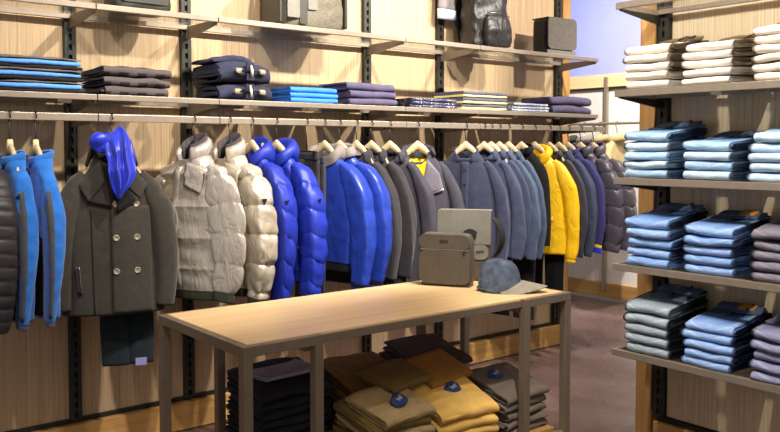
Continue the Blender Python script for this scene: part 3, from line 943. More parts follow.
# 7, 8 royal blue puffers with hoods
for i, (x, lab, mt, hl) in enumerate(((1.972, 'royal blue hooded puffer jacket next to the cream puffer', 'f_royal', 'pale hanger of the hooded blue puffer next to the cream puffer'),
                                      (2.115, 'royal blue hooded puffer jacket with upward seams, second of its pair', 'f_royal2', 'pale hanger of the second hooded blue puffer'))):
    ch = (.75, -.45)[i]
    g = dict(G_PUFF, T=.072, L=.66, hA=.20, hB=.06, Ls=(.735, .725)[i], q=dict(p=.105, amp=.016, wr=.004, chev=.2, c=-PI / 2), sq=dict(p=.122, amp=.015, wr=.004, chev=-ch if i == 0 else ch, cc=-.5 if i == 0 else -1.2), sr=1.12, sry=1.0, fold=.004)
    s = put('hooded_puffer', lab, 'jacket', dict(body=mt), g, x, 51 + i * 7, rz=(-82, -72)[i], hl=hl)
    s.hood(M[mt], M['f_greylin'] if i == 0 else None)
    s.placket(M[mt], -.08, -.65)
    tri_badge(s, -.02, -.245, M['badge'], .014)
    for sg in (1, -1): s.cuff(M['f_jet'] if i else M[mt], sg, .02, .95)

# 9 narrow dark trousers on a clip hanger
t = thing('clip_hanger', 'dark metal clip hanger holding narrow grey trousers between the blue jackets', 'hanger', (2.300, SY, 1.49), R(-90))
hk = hook_mesh(RZ + .017 - 1.49)
h = link('hook', hk, M['hook'], t); h.rotation_euler = (0, 0, R(90))
obj('clip_bar', MB().tube([(-.10, 0, 0), (.10, 0, 0)], .005, 8), M['hook'], t)
for sx in (-.08, .08): obj('clip', MB().box((sx, 0, -.02), (.025, .02, .05), .004), M['hook'], t)
trousers('hanging_trousers', 'narrow charcoal grey trousers on a clip hanger between blue puffers and bombers', 2.300, SY, 1.45, .90, 'f_dgrey', -84, .10, 33, tk=.014)
trousers('hanging_trousers', 'second pair of grey trousers close behind the clip hanger', 2.335, SY, 1.43, .74, 'f_softgrey', -82, .10, 35, tk=.011)

# 10, 11 cobalt bombers
for i, (x, lab, hl) in enumerate(((2.415, 'shiny cobalt blue bomber jacket with grey lining and drawcord', 'wooden hanger in the first cobalt bomber jacket'),
                                  (2.515, 'shiny cobalt blue bomber jacket half hidden beside the dark grey coats', 'wooden hanger in the second cobalt bomber jacket'))):
    g = dict(W=.21, T=.070, L=.60, hA=.19, hB=.06, Ls=.70, n=2.4, fold=.012, sfold=.012, sr=1.22, sry=1.0, nd=.06, drop=.12, cuffr=.86, sout=1.06,
             sq=dict(p=.33, amp=.008, wr=.003, ph=.05))
    s = put('bomber_jacket', lab, 'jacket', dict(body='f_bomber'), g, x, 71 + i * 5, rz=(-72, -67)[i], hl=hl)
    s.hood(M['f_greylin'], None, .55) if i == 0 else s.fold(M['f_greylin'], .04, .05)
    s.placket(M['f_bomber'], -.09, -.59)
    s.patch('front_zip', [(-.003, -.09), (.003, -.09), (.003, -.59), (-.003, -.59)], M['zip'], .007, .002, 1, 16)
    if i == 0:
        for sx in (-.03, .03): obj('drawcord', MB().tube([s.front(sx, -.05, .012), s.front(sx * 1.1, -.12, .012), s.front(sx * 1.2, -.24, .012)], .003, 6), M['f_greylin'], s.root)
    s.hem(M['f_jet'], .05, .95)
    for sg in (1, -1): s.cuff(M['f_jet'], sg, .028, .95); 
    for sg in (1, -1):
        G2 = s.sb[sg][1][-3]; c = G2.mean(0); rows = [c + (G2 - c) * k + np.array([0, 0, -z]) for k, z in ((.95, .018), (.97, .026), (.95, .036), (.8, .037))]
        obj('cuff_tip', MB().grid(np.array(rows), cv=True, cap1=True), M['f_bluecuff'], s.root)

# 12.. dark grey coats
for i, (x, L, mt, lab, hl) in enumerate(((2.63, .74, 'f_dgrey', 'dark grey wool coat hanging directly beside the second bomber', 'wooden hanger with white neck label in the first dark grey coat'),
                                     (2.735, .76, 'f_dgrey', 'dark grey wool coat second after the bombers', 'wooden hanger in the second dark grey coat'),
                                     (2.87, .76, 'f_softgrey', 'slate grey long coat directly behind the zip jacket', 'pale hanger of the slate grey coat behind the zip jacket'))):
    g = dict(W=.20, T=.055, L=L, hA=.205, hB=.055, Ls=.70, n=3.2, fold=.011, sr=.76, sry=.80, nd=.06, drop=.12)
    s = put('wool_coat', lab, 'coat', dict(body=mt), g, x, 91 + i * 3, rz=(-67, -65, -58)[i], hl=hl)
    s.fold(M[mt], .022, .055, gap=.95, thick=.006, a=.066, b=.054, z0=-.020)
    s.placket(M[mt], -.1, -L + .01)
    for z in (-.28, -.40, -.52): s.button(0, z, M['button_dark'], .009, .008)
    if i == 0:
        obj('neck_label', MB().box((.0, .030, .005), (.05, .003, .06), .001, Matrix.Rotation(R(-20), 3, 'X')), M['plaster'], s.root)

# 14 zip jacket, turned to the room, yellow knit inside
g = dict(W=.205, T=.085, L=.70, hA=.21, hB=.08, Ls=.71, n=3.2, fold=.012, sr=.85, sry=.92, nd=.07, drop=.12)
s = put('zip_jacket', 'slate grey zip jacket with one lapel folded open over yellow lining', 'jacket', dict(body='f_softgrey'), g, 3.08, 111, rz=-38,
        hl='pale broad hanger in the slate zip jacket')
F = s.patch
F('inner_knit', [(-.058, -.045), (.058, -.045), (.040, -.185), (-.030, -.185)], M['f_yellowknit'], .002, .003, 6, 8)
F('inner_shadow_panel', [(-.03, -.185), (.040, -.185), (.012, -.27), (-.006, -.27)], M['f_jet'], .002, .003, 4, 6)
F('lapel', [(-.125, -.10), (-.055, -.045), (-.008, -.27), (-.075, -.20)], M['f_softgrey'], .008, .006, 6, 8)
F('lapel', [(.055, -.045), (.125, -.13), (.150, -.225), (.005, -.275)], M['f_slatelap'], .012, .008, 8, 8)
F('lapel_zip', [(.146, -.220), (.152, -.230), (.006, -.280), (.004, -.272)], M['zip'], .020, .003, 2, 12)
F('front_zip', [(-.004, -.27), (.004, -.27), (.004, -.69), (-.004, -.69)], M['zip'], .004, .003, 1, 16)
s.collar([(-.002, -.03), (.004, .010), (.010, .032), (.02, .034), (.032, .0)], M['f_softgrey'], gap=1.0, tilt=.45, thick=.008, flare=.2, z0=-.018)
F('pocket_zip', [(-.125, -.40), (-.120, -.40), (-.105, -.54), (-.110, -.54)], M['zip'], .004, .003, 1, 10)
for sg in (1, -1): s.cuff(M['f_softgrey'], sg, .03, .97)

# 15 navy band-collar jacket
g = dict(W=.205, T=.075, L=.70, hA=.215, hB=.07, Ls=.70, n=3.2, fold=.011, sr=.80, sry=.88, nd=.05, drop=.12)
s = put('band_collar_jacket', 'navy jacket with band collar and dark buttons behind the leather bags', 'jacket', dict(body='f_navy'), g, 3.475, 121, rz=-54, hl='pale broad hanger in the navy band-collar jacket')
s.stand(M['f_navy'], .034, gap=.6, z0=-.022, front_drop=.03)
s.patch('front_overlap', [(-.02, -.065), (.03, -.065), (.03, -.69), (-.02, -.69)], M['f_navy'], .003, .004, 3, 20)
for z in (-.12, -.21, -.30, -.40): s.button(0.005, z, M['button_dark'], .011, .010)

# 16.. blue grey coats
for i, (x, mt, lab, hl, L) in enumerate(((3.635, 'f_bluegrey', 'blue grey jacket first after the navy band-collar jacket', 'pale hanger first after the navy jacket', .67),
                                     (3.70, 'f_bluegrey', 'blue grey jacket second after the navy band-collar jacket', 'pale hanger second after the navy jacket', .65),
                                     (3.775, 'f_steel', 'steel blue jacket third after the navy band-collar jacket', 'pale hanger third after the navy jacket', .68),
                                     (3.86, 'f_steel', 'steel blue jacket just before the black waistcoat', 'pale hanger just before the black waistcoat', .68))):
    g = dict(W=.20, T=.042, L=L, hA=.21, hB=.045, Ls=L + .01, n=3.2, fold=.011, sr=.72, sry=.70, nd=.05, drop=.12)
    s = put('tailored_jacket', lab, 'jacket', dict(body=mt), g, x, 131 + i * 4, rz=(-62, -66, -70, -72)[i], hl=hl)
    s.fold(M[mt], .022, .05, gap=1.0, thick=.005, a=.066, b=.054, z0=-.020)
    s.placket(M[mt], -.1, -L + .01)
    for z in (-.26, -.38, -.5): s.button(0, z, M['button_dark'], .009, .008)
# long dark coat below them
trousers('hanging_trousers', 'long black trousers hanging low before the yellow jacket', 3.925, SY + .02, 1.05, .66, 'f_jet', -84, .19, 41, tk=.02)

# black waistcoat, yellow jacket
g = dict(W=.20, T=.06, L=.62, hA=.2, hB=.06, n=2.5, fold=.004, nd=.06, drop=.12)
s = put('black_waistcoat', 'black sleeveless waistcoat with stand collar pressed against the yellow jacket', 'waistcoat', dict(body='f_jet'), g, 3.985, 151, rz=-66, hl='pale hanger in the black waistcoat')
s.stand(M['f_jet'], .045, gap=.4); s.placket(M['f_jet'], -.08, -.6)
g = dict(W=.215, T=.085, L=.69, hA=.245, hB=.08, Ls=.72, n=2.4, fold=.009, sfold=.010, sr=1.0, sry=.9, nd=.05, drop=.12, q=dict(p=.5, amp=.004, wr=.002), sway=.01)
s = put('yellow_jacket', 'mustard yellow jacket on the clothes rail', 'jacket', dict(body='f_yellow'), g, 4.115, 161, rz=-54, hl='pale hanger in the mustard yellow jacket')
s.hood(M['f_yellow'], None, .6); s.placket(M['f_yellow'], -.08, -.68)
s.patch('pocket_flap', [(-.13, -.44), (-.05, -.44), (-.05, -.47), (-.13, -.47)], M['f_yellow'], .004, .005, 5, 3)
s.patch('pocket_flap', [(.05, -.44), (.13, -.44), (.13, -.47), (.05, -.47)], M['f_yellow'], .004, .005, 5, 3)
for sg in (1, -1): s.cuff(M['f_yellow'], sg, .03, .96)
trousers('hanging_trousers', 'black trousers hanging low under the mustard yellow jacket', 4.20, SY - .02, .98, .53, 'f_jet', -70, .15, 43, tk=.02)

# grey blue coats and indigo jumper
for i, (x, mt, lab, hl) in enumerate(((4.265, 'f_softgrey', 'slate grey jacket right after the mustard yellow jacket', 'pale hanger right after the yellow jacket'),
                                      (4.365, 'f_bluegrey', 'blue grey jacket between the slate jacket and the indigo jumper', 'pale hanger just before the indigo jumper'))):
    g = dict(W=.20, T=.045, L=.69, hA=.21, hB=.05, Ls=.715, n=3.2, fold=.011, sr=.74, sry=.72, nd=.05, drop=.12)
    s = put('tailored_jacket', lab, 'jacket', dict(body=mt), g, x, 171 + i * 4, rz=-74, hl=hl)
    s.fold(M[mt], .022, .05, gap=1.0, thick=.005, a=.066, b=.054, z0=-.020); s.placket(M[mt], -.1, -.68)
    for z in (-.26, -.38, -.5): s.button(0, z, M['button_dark'], .009, .008)
g = dict(W=.20, T=.05, L=.63, hA=.2, hB=.05, Ls=.645, n=2.4, fold=.009, sr=.9, sry=.72, nd=.05, drop=.12)
s = put('indigo_jumper', 'indigo knit jumper with yellow and blue striped cuffs', 'jumper', dict(body='f_indigo'), g, 4.465, 181, rz=-76, hl='pale hanger in the indigo jumper')
s.stand(M['f_indigo'], .03, gap=.02)
for sg in (1, -1):
    s.cuff(M['f_yellowknit'], sg, .025, 1.0, 'cuff_stripe')
    s.cuff(M['f_bluecuff'], sg, .06, .97)
s.hem(M['f_indigo'], .04, .97)

# grey puffers at the rail end
for i, (x, mt, lab, hl) in enumerate(((4.60, 'f_puffgrey', 'grey puffer jacket with big square tubes, nearer the indigo jumper', 'pale hanger of the grey puffer nearer the indigo jumper'),
                                     (4.745, 'f_puffgrey2', 'warm grey puffer jacket last on the rail beside the jeans unit', 'pale hanger of the last warm grey puffer'))):
    g = dict(G_PUFF, T=.085, L=.69, hA=.23, hB=.075, Ls=.69, q=dict(p=.135, amp=.026, wr=.005), sq=dict(p=.125, amp=.024, wr=.005, chev=.3, cc=-.6), sr=1.1, sry=.95)
    s = put('grey_puffer', lab, 'jacket', dict(body=mt), g, x, 191 + i * 5, rz=-72, hl=hl)
    s.puffcollar(M[mt], .05, gap=.45, tilt=.4); s.placket(M[mt], -.09, -.67)
    for sg in (1, -1): s.cuff(M[mt], sg, .02, .9)

# clothes on the far rail
far = [(5.62, 'f_beige', 'beige jacket far end of the back rail', 'hanger of the beige jacket on the back rail'),
       (5.42, 'f_dgrey', 'dark grey jacket between beige and olive ones on the back rail', 'hanger of the dark grey jacket on the back rail'),
       (5.22, 'f_beige', 'second beige jacket on the back rail behind the grey puffers', 'hanger of the second beige jacket on the back rail'),
       (5.02, 'f_olive', 'olive jacket on the back rail above the grey puffers', 'hanger of the olive jacket on the back rail'),
       (4.84, 'f_greylin', 'pale grey jacket on the back rail', 'hanger of the pale grey jacket on the back rail'),
       (4.66, 'f_beige', 'third beige jacket on the back rail nearest the jeans unit', 'hanger of the third beige jacket on the back rail'),
       (4.48, 'f_beige', 'fourth beige jacket on the back rail behind the jeans end post', 'hanger of the fourth beige jacket on the back rail')]
for i, (y, mt, lab, hl) in enumerate(far):
    g = dict(W=.2, T=.055, L=.66, hA=.2, hB=.06, Ls=.68, n=2.4, fold=.010, sr=.95, sry=.85, nz=40, nth=44, snz=36)
    hanger(6.1, hl, y, -172, za=1.62, railtop=1.742)
    s = Garment('rail_jacket', lab, 'jacket', dict(body=M[mt]), g, (6.1, y, 1.61), R(-172), 211 + i)
    s.fold(M[mt], .022, .05, gap=1.0, thick=.005, a=.066, b=.054, z0=-.020); s.placket(M[mt], -.1, -.65)
    for z in (-.26, -.4): s.button(0, z, M['button_dark'], .009, .008)
# hung clothes press against their neighbours: each is flattened where it would reach past the plane between two of them
def press(items):
    items = sorted(items, key=lambda k: k[0])
    for i, (x, rz, root) in enumerate(items):
        pl = []
        for j, s in ((i - 1, 1), (i + 1, -1)):
            if not 0 <= j < len(items): continue
            x2, r2, _ = items[j]
            a = R((rz + r2) / 2); n = np.array([-math.sin(a), math.cos(a)]) * s      # towards this garment
            if n[0] * s < 0: n = -n
            m = np.array([(x + x2) / 2, SY]); D0 = float((np.array([x, SY]) - m) @ n)
            pl.append((m, n, D0))
        c, si = math.cos(R(rz)), math.sin(R(rz))
        lx, ly = root.location.x, root.location.y
        for ch in root.children:
            if ch.type != 'MESH': continue
            me = ch.data; k = len(me.vertices); V = np.zeros(k * 3); me.vertices.foreach_get('co', V); V = V.reshape(-1, 3)
            ox, oy = ch.location.x, ch.location.y
            wx = (V[:, 0] + ox) * c - (V[:, 1] + oy) * si + lx; wy = (V[:, 0] + ox) * si + (V[:, 1] + oy) * c + ly
            Wp = np.stack([wx, wy], 1)
            for m, n, D0 in pl:
                if D0 > .16: continue
                s = (Wp - m) @ n; s0 = D0 * .55; e = .0015
                t = np.where(s < s0, e + (s0 - e) * np.exp(np.minimum(s - s0, 0) / (s0 - e)), s)
                Wp = Wp + (t - s)[:, None] * n
            dx, dy = Wp[:, 0] - lx, Wp[:, 1] - ly
            V[:, 0] = dx * c + dy * si - ox; V[:, 1] = -dx * si + dy * c - oy
            me.vertices.foreach_set('co', V.ravel()); me.update()


press([r for r in RAIL if r[2] != pea])
# ---------------------------------------------------------------- folded clothes
ORD = ['bottom', 'second from bottom', 'third from bottom', 'fourth from bottom', 'fifth from bottom', 'sixth from bottom', 'seventh from bottom', 'eighth from bottom', 'ninth from bottom', 'tenth from bottom', 'eleventh from bottom']


def ordinal(i, n):
    if n == 1: return 'single'
    if i == n - 1: return 'topmost'
    if i >= n / 2:
        return ['topmost', 'second from top', 'third from top', 'fourth from top', 'fifth from top', 'sixth from top'][n - 1 - i]
    return ORD[i]


def ribbon_mb(w, d, z0, z1, tau, seed, fr=.0, nu=22, nw=18, wob=.004, bulge=.0, ends=.006, roll=1.0, sag=0):
    """a cloth layer folded over at the front: U-shaped ribbon of thickness tau between heights z0..z1"""
    rs = np.random.RandomState(seed)
    Ro = (z1 - z0) / 2; Ri = max(Ro - tau, .0006); zc = (z0 + z1) / 2
    yf = -d / 2 + fr + Ro * roll; yb = d / 2
    def path(r):
        a = [(yb, zc - r)] + [(yb + (yf - yb) * t, zc - r) for t in np.linspace(.12, .95, 6)]
        b = [(yf - r * roll * math.cos(p) * (1 + bulge), zc + r * math.sin(p)) for p in np.linspace(-PI / 2, PI / 2, 11)]
        c = [(yf + (yb - yf) * t, zc + r) for t in np.linspace(.05, .88, 6)] + [(yb, zc + r)]
        return np.array(a + b + c)
    lp = np.concatenate([path(Ro), path(Ri)[::-1]])
    xs = np.linspace(-1, 1, nw) ; xs = np.sign(xs) * np.abs(xs) ** .8
    G = np.zeros((nw, len(lp), 3))
    e0, e1 = rs.uniform(-ends, ends, 2)
    for i, x in enumerate(xs):
        G[i, :, 0] = x * w / 2 + (e0 if x < 0 else e1) * abs(x)
        k = 1 - .10 * abs(x) ** 6
        G[i, :, 1] = lp[:, 0]; G[i, :, 2] = zc + (lp[:, 1] - zc) * k - sag * x * x
    T1_ = zc + Ro; B1_ = zc - Ro
    S = G * np.array([1, 1, .8]) + seed * 1.7
    G[..., 2] += wob * sn(S * np.array([1, .6, 1]), 26, seed) * .6 + wob * .4 * sn(S, 60, seed + 1)
    G[..., 2] = np.clip(G[..., 2], B1_, T1_)
    G[..., 1] += wob * sn(S, 22, seed + 2) * 1.2
    G[..., 0] += wob * .6 * sn(S, 55, seed + 3)
    return MB().grid(G, cv=True, cap0=False, cap1=False), G


def add_caps(mb, G):
    """close the ends of the U ribbon with quads"""
    nw, n = G.shape[:2]; h = n // 2
    for i, fl in ((0, 1), (nw - 1, 0)):
        b = len(mb.v); mb.v += [tuple(p) for p in G[i]]
        for k in range(h - 1):
            f = (b + k, b + k + 1, b + n - 2 - k, b + n - 1 - k)
            mb.f.append(f[::-1] if fl else f); mb.sm.append(False)
    return mb


def folded_mesh(w, d, t, seed, layers=2, wedge=0, **k):
    """folded garment as one mesh: an outer fold and smaller folds inside it"""
    tau = t / (2 * layers) * .92; mb = MB(); z0, z1 = 0, t
    for l in range(layers):
        m_, G = ribbon_mb(w - .004 * l, d, z0, z1, tau, seed + l * 13, fr=.012 * l, **k)
        add_caps(m_, G)
        mb.add(m_.v, m_.f, True)
        z0 += t / (2 * layers); z1 -= t / (2 * layers)
    if wedge: mb.v = [(x, y, z * (1 + wedge * max(0, y / d + .5))) for x, y, z in mb.v]
    return mb


def clean(me):
    bm = bmesh.new(); bm.from_mesh(me); bmesh.ops.recalc_face_normals(bm, faces=bm.faces); bm.to_mesh(me); bm.free(); return me


FM = {}


def fmesh(key, mat, var, **k):
    kk = (key, mat, var)
    if kk not in FM:
        me = clean(folded_mesh(seed=hash_(key) + var * 17, **k).mesh('folded_cloth')); me.materials.append(M[mat]); FM[kk] = me
    return FM[kk]


def hash_(s): return sum(ord(c) * (i + 3) for i, c in enumerate(s)) % 9000


def pile(name, n, c, rz, dims, mats, what, where, cat, group, seed=1, layers=2, jit=.006, gapz=.0012, top=None, slope=0, **k):
    """n folded things lying on one another"""
    rs = random.Random(seed); z = c[2] + .001; out = []
    w, d, t = dims
    for i in range(n):
        mt = mats[i % len(mats)]; v = rs.randrange(4)
        tt = t * (1.0 if i < n - 1 else 1.08)
        me = fmesh(name + '%.3f%.3f%.3f' % dims + ('t' if i == n - 1 else ''), mt, v, w=w, d=d, t=tt, layers=layers, **k)
        jx, jy = rs.uniform(-jit, jit), rs.uniform(-jit, jit); az_ = R(rz) + rs.uniform(-.03, .03)
        o = link(name, me, None, None, (c[0] + jx, c[1] + jy, z), az_)
        if k.get('wedge'):      # wedge-shaped folds: every layer tips a little more towards the front
            ti = math.atan(i * t * k['wedge'] / d); o.rotation_euler[0] = ti
            o.location.z += math.sin(ti) * d / 2
        tag(o, ('%s, %s of %s' % (what, ordinal(i, n), where)) if n > 1 else '%s on %s' % (what, where), cat, group)
        z += tt + gapz + (.0022 if k.get('wedge') else 0); out.append(o)
    return out


def top_details(o, dims, kind, seam, patch=None, side=1):
    """waistband, back pocket and patch lying on the topmost folded jeans"""
    w, d, t = dims; t = t * 1.08; rs = random.Random(hash_(o['label']))
    def sheet(nm, x0, x1, y0, y1, m, z=.004, th=.004, rot=0, lift=0):
        nu, nv = 8, 6; G = np.zeros((nu, nv, 3))
        for i in range(nu):
            for j in range(nv):
                x = x0 + (x1 - x0) * i / (nu - 1); y = y0 + (y1 - y0) * j / (nv - 1)
                xr = (x - (x0 + x1) / 2) * math.cos(rot) - (y - (y0 + y1) / 2) * math.sin(rot) + (x0 + x1) / 2
                yr = (x - (x0 + x1) / 2) * math.sin(rot) + (y - (y0 + y1) / 2) * math.cos(rot) + (y0 + y1) / 2
                G[i, j] = (xr, yr, t * (1 + .22 * (yr / d + .5)) + z + lift * j / (nv - 1) + .002 * math.sin(i * 1.3 + j))
        B = G - np.array([0, 0, th + .004])
        obj(nm, MB().grid(np.concatenate([G, B[:, ::-1]], 1), cv=True, cap0=True, cap1=True), M[m], o)
    sheet('waistband', -w * .42, w * .50, d * .24, d * .40, seam, .008, .010, -.08, .012)
    sheet('back_pocket', -w * .36, -w * .02, -d * .06, d * .20, seam, .004, .003, .08)
    sheet('back_yoke', -w * .44, w * .46, d * .20, d * .235, seam, .005, .003, -.05)
    sheet('belt_loop', w * .20, w * .25, d * .20, d * .42, seam, .013, .004, 0, .012)
    if patch: sheet('leather_patch', w * .02, w * .34, d * .26, d * .38, patch, .014, .003, -.06, .012)


M.update({
    'd_white': denim('stone_white_denim', (234, 226, 216), (226, 214, 198), (176, 152, 122), cream=(250, 246, 238)),
    'd_white2': denim('ecru_denim', (226, 216, 204), (212, 198, 180), (140, 122, 98), cream=(250, 244, 232)),
    'd_pale': denim('pale_blue_denim', (164, 194, 226), (126, 162, 204), (52, 80, 124)),
    'd_pale2': denim('ice_blue_denim', (186, 208, 232), (142, 174, 212), (50, 78, 120)),
    'd_mid': denim('mid_blue_denim', (138, 168, 216), (96, 132, 188), (30, 42, 72)),
    'd_mid2': denim('washed_blue_denim', (152, 180, 228), (112, 146, 204), (32, 46, 78)),
    'd_grey': denim('grey_denim', (136, 132, 146), (110, 107, 120), (62, 61, 70), cream=(196, 186, 176)),
    'd_green': denim('green_grey_denim', (160, 172, 182), (122, 138, 150), (36, 46, 56)),
    'd_violet': denim('violet_grey_denim', (146, 148, 176), (116, 118, 148), (56, 58, 80)),
    's_indigo': cloth('dark_indigo_denim', (78, 92, 122), .9, .3, 40, .3, 480),
    's_brown': cloth('brown_waistband', (124, 104, 80), .9, .2, 40, .3, 480),
    's_grey': cloth('dark_grey_denim', (84, 78, 86), .9, .2, 40, .3, 480),
    'patch': cloth('tan_leather_patch', (190, 132, 52), .6, .12, 40, .1),
    'patch_dark': cloth('dark_leather_patch', (44, 44, 56), .6, .12, 40, .1),
})
JD = (.232, .325, .0405)
yS = (2.195, 1.893, 1.578)
sp_ = [('left', 0), ('middle', 1), ('right', 2)]
shelf_nm = {0: 'lowest jeans shelf', 1: 'third jeans shelf', 2: 'second jeans shelf', 3: 'upper jeans shelf'}
plan = {3: [(5, ['d_white', 'd_white2'], 'ecru folded jeans', .036, 's_brown', 'patch_dark'), (5, ['d_white'], 'white folded jeans', .033, 's_brown', None), (6, ['d_white2', 'd_white'], 'off-white folded jeans', .034, 's_brown', None)],
        2: [(5, ['d_pale', 'd_pale2'], 'pale blue folded jeans', .0385, 's_indigo', None), (4, ['d_pale2', 'd_pale'], 'ice blue folded jeans', .038, 's_indigo', None), (5, ['d_pale2'], 'light blue folded jeans', .037, 's_indigo', None)],
        1: [(5, ['d_mid', 'd_mid2'], 'washed blue folded jeans', .041, 's_indigo', None), (5, ['d_mid2', 'd_mid'], 'creased blue folded jeans', .038, 's_indigo', 'patch'), (5, ['d_grey'], 'grey folded jeans', .040, 's_grey', 'patch_dark')],
        0: [(5, ['d_green'], 'green grey folded jeans', .043, 's_indigo', None), (5, ['d_mid2'], 'bright blue folded jeans', .036, 's_indigo', 'patch'), (5, ['d_violet'], 'violet grey folded jeans', .038, 's_grey', None)]}
for lv, row in plan.items():
    for (nm, k), (n, mats, what, t, seam, pt) in zip(sp_, row):
        dims = (JD[0], JD[1], t)
        P = pile('folded_jeans', n, (JF + .008 + JD[1] / 2, yS[k] + (.02 if lv > 1 else 0), JZ[lv]), -90, dims, mats, what, 'the %s stack on the %s' % (nm, shelf_nm[lv]), 'jeans',
                 '%s in the %s stack on the %s' % (what, nm, shelf_nm[lv]), seed=lv * 10 + k, bulge=.12, wob=.0052, ends=.011, roll=1.15, wedge=.22)
        top_details(P[-1], dims, what, seam, pt)

# ---------------------------------------------------------------- folded clothes on the wall shelf
def dotted(name, base, spots, scale=(60, 60, 60), thr=.62, rough=.9, col2=None):
    q = NT(name); v = q.coord(scale); f = q.noise(v, 1, 2)
    c = q.mix(q.math('GREATER_THAN', f, thr), lin(base), lin(spots))
    if col2:
        f2 = q.noise(q.coord(tuple(k * .6 for k in scale)), 1.3, 2)
        c = q.mix(q.math('GREATER_THAN', f2, thr + .02), c, lin(col2))
    q.l(c, q.b.inputs['Base Color']); q.set(rough=rough, spec=.2); return q.m


def patterned(name, base, dark):
    q = NT(name); sp = q.n('ShaderNodeSeparateXYZ'); tc = q.n('ShaderNodeTexCoord'); q.l(tc.outputs['Object'], sp.inputs[0])
    a = q.math('GREATER_THAN', q.math('SINE', q.math('MULTIPLY', sp.outputs[0], 72)), -.1)
    b = q.math('GREATER_THAN', q.math('SINE', q.math('ADD', q.math('MULTIPLY', sp.outputs[2], 150), .4)), .15)
    c = q.mix(q.math('MULTIPLY', q.math('MULTIPLY', a, b), .9), lin(base), lin(dark))
    q.l(c, q.b.inputs['Base Color']); q.bump(q.noise(q.coord(), 420, 2), .5, .0015); q.set(rough=.95, spec=.15); return q.m


M.update({
    'k_azure': cloth('azure_knit', (96, 156, 238), .9, .12, 40, .4, 480),
    'k_black': cloth('black_knit', (34, 32, 36), .95, .15, 40, .4, 480),
    'k_heather': cloth('heather_grey_knit', (112, 102, 98), .95, .15, 60, .4, 480),
    'k_pattern': patterned('dark_patterned_knit', (92, 84, 84), (44, 42, 46)),
    'k_toggle': cloth('navy_duffel_wool', (46, 48, 68), .95, .18, 30, .4, 420),
    'k_sky': cloth('bright_sky_knit', (64, 132, 234), .9, .08, 40, .3, 480),
    'k_plum': cloth('plum_navy_knit', (86, 80, 106), .95, .12, 40, .3, 480),
    'k_print': dotted('navy_yellow_print', (58, 62, 96), (238, 232, 214), (120, 120, 160), .64, col2=(226, 190, 40)),
    'k_lemon': cloth('lemon_knit', (236, 226, 150), .9, .08, 40, .3, 480),
    'k_slate': cloth('slate_knit', (88, 86, 108), .95, .12, 40, .3, 480),
    'k_print2': dotted('pale_blue_yellow_print', (126, 138, 174), (248, 240, 220), (90, 90, 150), .60, col2=(230, 206, 70)),
    'toggle': woodm('pale_toggle_wood', (214, 200, 170), (236, 226, 200), 'x'),
    'leather_tab': cloth('pale_leather_tab', (158, 146, 126), .7),
})
SZ = 1.75


def stack_multi(name, n, xc, w, t, parts, what, where, cat, group, d=.28, y=None, seed=1, rz=0, z=SZ, jit=.005, wob=.004, sag=.0, wedge=0):
    """each folded thing is an empty with an own mesh per fold; parts: (part name, material, share of the height, layers)"""
    rs = random.Random(seed); zz = z + .001; cache = {}
    for i in range(n):
        r = thing(name, '%s, %s of %s' % (what, ordinal(i, n), where), cat, (xc + rs.uniform(-jit, jit), (y or SY + .02 + d / 2) + rs.uniform(-jit, jit), zz), R(rz) + rs.uniform(-.03, .03), group)
        b = 0
        for (pn_, mt, sh, ly) in parts:
            h = t * sh; key = (pn_, i % 2)
            if key not in cache:
                mb = folded_mesh(w * (1 if b == 0 else .985), d * (1 if b == 0 else .985), h, hash_(name + pn_) + i * 7, ly, wob=wob, bulge=.1, sag=sag, wedge=wedge)
                cache[key] = clean(mb.mesh(pn_)); cache[key].materials.append(M[mt])
            link(pn_, cache[key], None, r, (0, 0, b)); b += h + .0006
        if wedge:
            ti = math.atan(i * t * wedge / d); r.rotation_euler[0] = ti; r.location.z += math.sin(ti) * d / 2
        zz += t + .002 + .0006 * len(parts)


stack_multi('folded_fleece', 3, .965, .345, .047, [('lower_fold', 'k_black', .36, 1), ('front_fold', 'k_azure', .50, 1), ('back_panel', 'k_heather', .16, 1)],
            'azure and black folded fleece', 'the stack at the left shelf end', 'fleece', 'folded azure fleeces on the shelf', seed=3, sag=.004, d=.30, wedge=.35)
pile('folded_jumper', 3, (1.385, SY + .165, SZ), 2, (.315, .29, .043), ['k_pattern'], 'dark grey patterned folded jumper', 'the stack beside the azure fleeces', 'jumper', 'folded patterned jumpers', seed=4, wob=.007, sag=.006)
